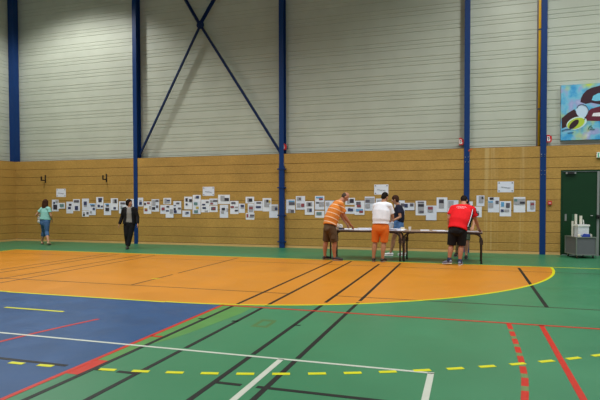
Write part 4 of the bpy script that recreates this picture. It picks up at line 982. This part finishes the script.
# 6 woman in teal walking off to the corner
J = dict(P=(-13.655,14.52,.80), W=(-13.65,14.53,.93), C=(-13.65,14.55,1.10), N=(-13.665,14.56,1.275), H=(-13.675,14.57,1.41),
  ShR=(-13.50,14.53,1.215), ShL=(-13.81,14.55,1.215), ElR=(-13.425,14.53,.98), WrR=(-13.50,14.66,.83), HdR=(-13.52,14.70,.77),
  ElL=(-13.99,14.47,1.0), WrL=(-14.00,14.58,1.08), HdL=(-13.98,14.63,1.03),
  HpR=(-13.58,14.50,.77), HpL=(-13.74,14.54,.77), KnR=(-13.56,14.48,.43), KnL=(-13.80,14.60,.43), AnR=(-13.37,14.34,.12), AnL=(-13.90,14.62,.085), ToR=(-13.45,14.52,0), ToL=(-14.03,14.78,0))
p = Person('long-haired woman in teal t-shirt and cropped jeans walking away near the corner', (-13.66,14.5), 118, J, SK2, fem=True, k=.96, head=(112,-8))
p.shirt('teal_t_shirt', cloth('teal_cotton', (142,200,194)), hem=-.05, sleeve=.5, t=.014, loose=.02)
p.legs('cropped_jeans', cloth('blue_denim', (66,98,138)), top=.11, frac=1.42, t=.012, hemr=.066)
p.shoes('sandal', mat('sandal_tan', (196,164,132), .6), SOLE, low=True); p.hair(HM, long=.27, vol=1.2)

# 7 woman in black jacket
J = dict(P=(-9.915,14.02,.80), W=(-9.91,14.02,.94), C=(-9.91,14.02,1.11), N=(-9.915,14.02,1.285), H=(-9.905,14.01,1.415),
  ShR=(-10.075,13.96,1.22), ShL=(-9.745,14.06,1.22), ElR=(-10.155,13.97,.97), WrR=(-10.20,13.90,.75), HdR=(-10.21,13.86,.65),
  ElL=(-9.665,14.07,.98), WrL=(-9.60,13.98,.77), HdL=(-9.57,13.94,.67),
  HpR=(-9.99,13.99,.77), HpL=(-9.84,14.04,.77), KnR=(-9.985,13.95,.43), KnL=(-9.86,13.98,.44), AnR=(-10.01,14.05,.09), AnL=(-9.93,13.93,.085), ToR=(-9.93,13.88,0), ToL=(-9.83,13.75,0))
p = Person('woman in black jacket and trousers over a grey top walking before the left pillar', (-9.94,14.0), -64, J, SK1, fem=True, k=.97, head=(-12,-3))
p.shirt('grey_top', cloth('grey_knit', (138,138,136)), hem=-.02, sleeve=.3, t=.008, loose=.012)
BK2 = cloth('black_suiting', (22,22,26))
p.legs('black_trousers', BK2, top=.11, frac=1.96, t=.016, hemr=.068)
p.shoes('shoe', SHB, SHB, low=True); p.hair(HB, vol=1.06, long=.09)
# open jacket: a shell round sides and back with the front left open
m = MB(); pts, rad = p.torso(.032)
st = [(p.J['P']-p.up*.03,.212,.158),(p.J['P']+p.up*.08,.196,.146),(p.J['W']+p.up*.04,.176,.138),(p.J['C'],.184,.152),(pts[4],.168,.118),(p.J['N']-p.up*.015,.088,.086)]
n = 30; vs = []; fs = []
for i, (c, a, b) in enumerate(st):
    gap = math.radians((30,28,27,25,24,30)[i])
    for lay in (0, -.016):
        for k_ in range(n+1):
            an = math.pi/2+gap+(2*math.pi-2*gap)*k_/n
            vs.append(c+p.r*(a+lay)*math.cos(an)+p.f*(b+lay)*math.sin(an))
rowl = 2*(n+1)
for i in range(len(st)-1):
    A, B = i*rowl, (i+1)*rowl
    for k_ in range(n):
        fs.append((A+k_,A+k_+1,B+k_+1,B+k_)); fs.append((A+n+1+k_+1,A+n+1+k_,B+n+1+k_,B+n+1+k_+1))
    fs.append((A,B,B+n+1,A+n+1)); fs.append((A+n,A+2*n+1,B+2*n+1,B+n))
for i in (0, len(st)-1):
    A = i*rowl
    for k_ in range(n):
        f_ = (A+k_,A+n+1+k_,A+n+1+k_+1,A+k_+1); fs.append(f_ if i == 0 else f_[::-1])
m.add(vs, fs)
for S_, E_, W_ in (('ShR','ElR','WrR'),('ShL','ElL','WrL')):
    p.seg(m, lerp(p.J[S_], p.S, .35)+V((0,0,.005)), p.J[S_], [.075,.066])
    p.seg(m, p.J[S_], p.J[E_], [.066,.064,.056]); p.seg(m, p.J[E_], lerp(p.J[E_],p.J[W_],.93), [.056,.052,.048], round1=False)
m.build('black_jacket', BK2, p.ob, p.o, remesh=.008, sm=3)

p.ob.location.x -= .055

# things held in hands
m = MB(); vs = []; fs = []; n = 10
for i in range(n+1):
    v = i/n
    for u, q in ((-.5,-1),(.5,1)):
        vs.append((u*.30, .02*math.sin(v*2.2)+.012*q*v, -.27*v))
o2 = len(vs); vs += [(a,b+.0012,c) for a,b,c in vs]
for i in range(n):
    fs += [(2*i,2*i+1,2*i+3,2*i+2), (o2+2*i,o2+2*i+2,o2+2*i+3,o2+2*i+1), (2*i,2*i+2,o2+2*i+2,o2+2*i), (2*i+1,o2+2*i+1,o2+2*i+3,2*i+3)]
fs += [(0,o2,o2+1,1), (2*n,2*n+1,o2+2*n+1,o2+2*n)]
m.add(vs, fs); o = m.build('paper_sheet', PAPER_M[1], smooth=True); o.location = (-2.02,13.955,.945); o.rotation_euler = (0,math.radians(14),.1); tag(o, 'large white sheet held hanging by the woman in navy polo shirt', 'paper', 'loose white papers on the folding tables')
m = MB()
rnd = random.Random(4)
for k_ in range(6): m.ell((.05*(rnd.random()-.5), .03*(rnd.random()-.5), -.13-.04*k_*.8),(V((1,0,0)),V((0,1,0)),V((0,0,1))),(.055+.02*rnd.random(),.03,.05))
m.tube([(0,0,0),(0,0,-.12)],[(.02,.012),(.05,.025)], seg=12)
o = m.build('shoulder_bag', mat('bag_white', (216,212,214), .7), remesh=.009, sm=2); o.location = (-13.96,14.585,1.04); tag(o, 'white bag held in front by the woman in teal', 'bag')
# ------------------------------------------------------------------ light: hall lamps under the ceiling, world glow standing in for daylight, two walls left out
w = bpy.data.worlds.new('world'); scene.world = w; w.use_nodes = True
bg = w.node_tree.nodes['Background']; bg.inputs['Color'].default_value = (*lin((236,242,250)),1); bg.inputs['Strength'].default_value = .5
def lamp(x, y, power, half=54, blend=.35, z=9.55, size=.3):
    l = bpy.data.lights.new('hall_lamp', 'SPOT'); l.energy = power; l.spot_size = math.radians(2*half); l.spot_blend = blend; l.shadow_soft_size = size
    l.color = (1,.985,.955); o = bpy.data.objects.new('hall_lamp', l); o.location = (x,y,z); COL.objects.link(o); return o
lamp(-13.2, 13.1, 1200, 67, .45)
lamp(1.4, 12.4, 900, 72, .7); lamp(6, 13.0, 760, 70, .7)
for y, pw in ((9.5,1050), (4.0,620), (-1.5,480)):
    for x in (-12.5,-7.5,-2.5,2.5,7.5): lamp(x, y, pw*({-12.5:1.25,-7.5:1.1,-2.5:1.0,2.5:.8,7.5:.75} if y > 9 else {-7.5:.85,-2.5:.8,2.5:.72,7.5:.7}).get(x, 1), 68, .8)
vs = scene.view_settings; scene.display_settings.display_device = 'sRGB'
vs.view_transform = 'Standard'; vs.look = 'None'; vs.exposure = 0; vs.gamma = 1; vs.use_curve_mapping = False
scene.cycles.use_denoising = True; scene.cycles.max_bounces = 6
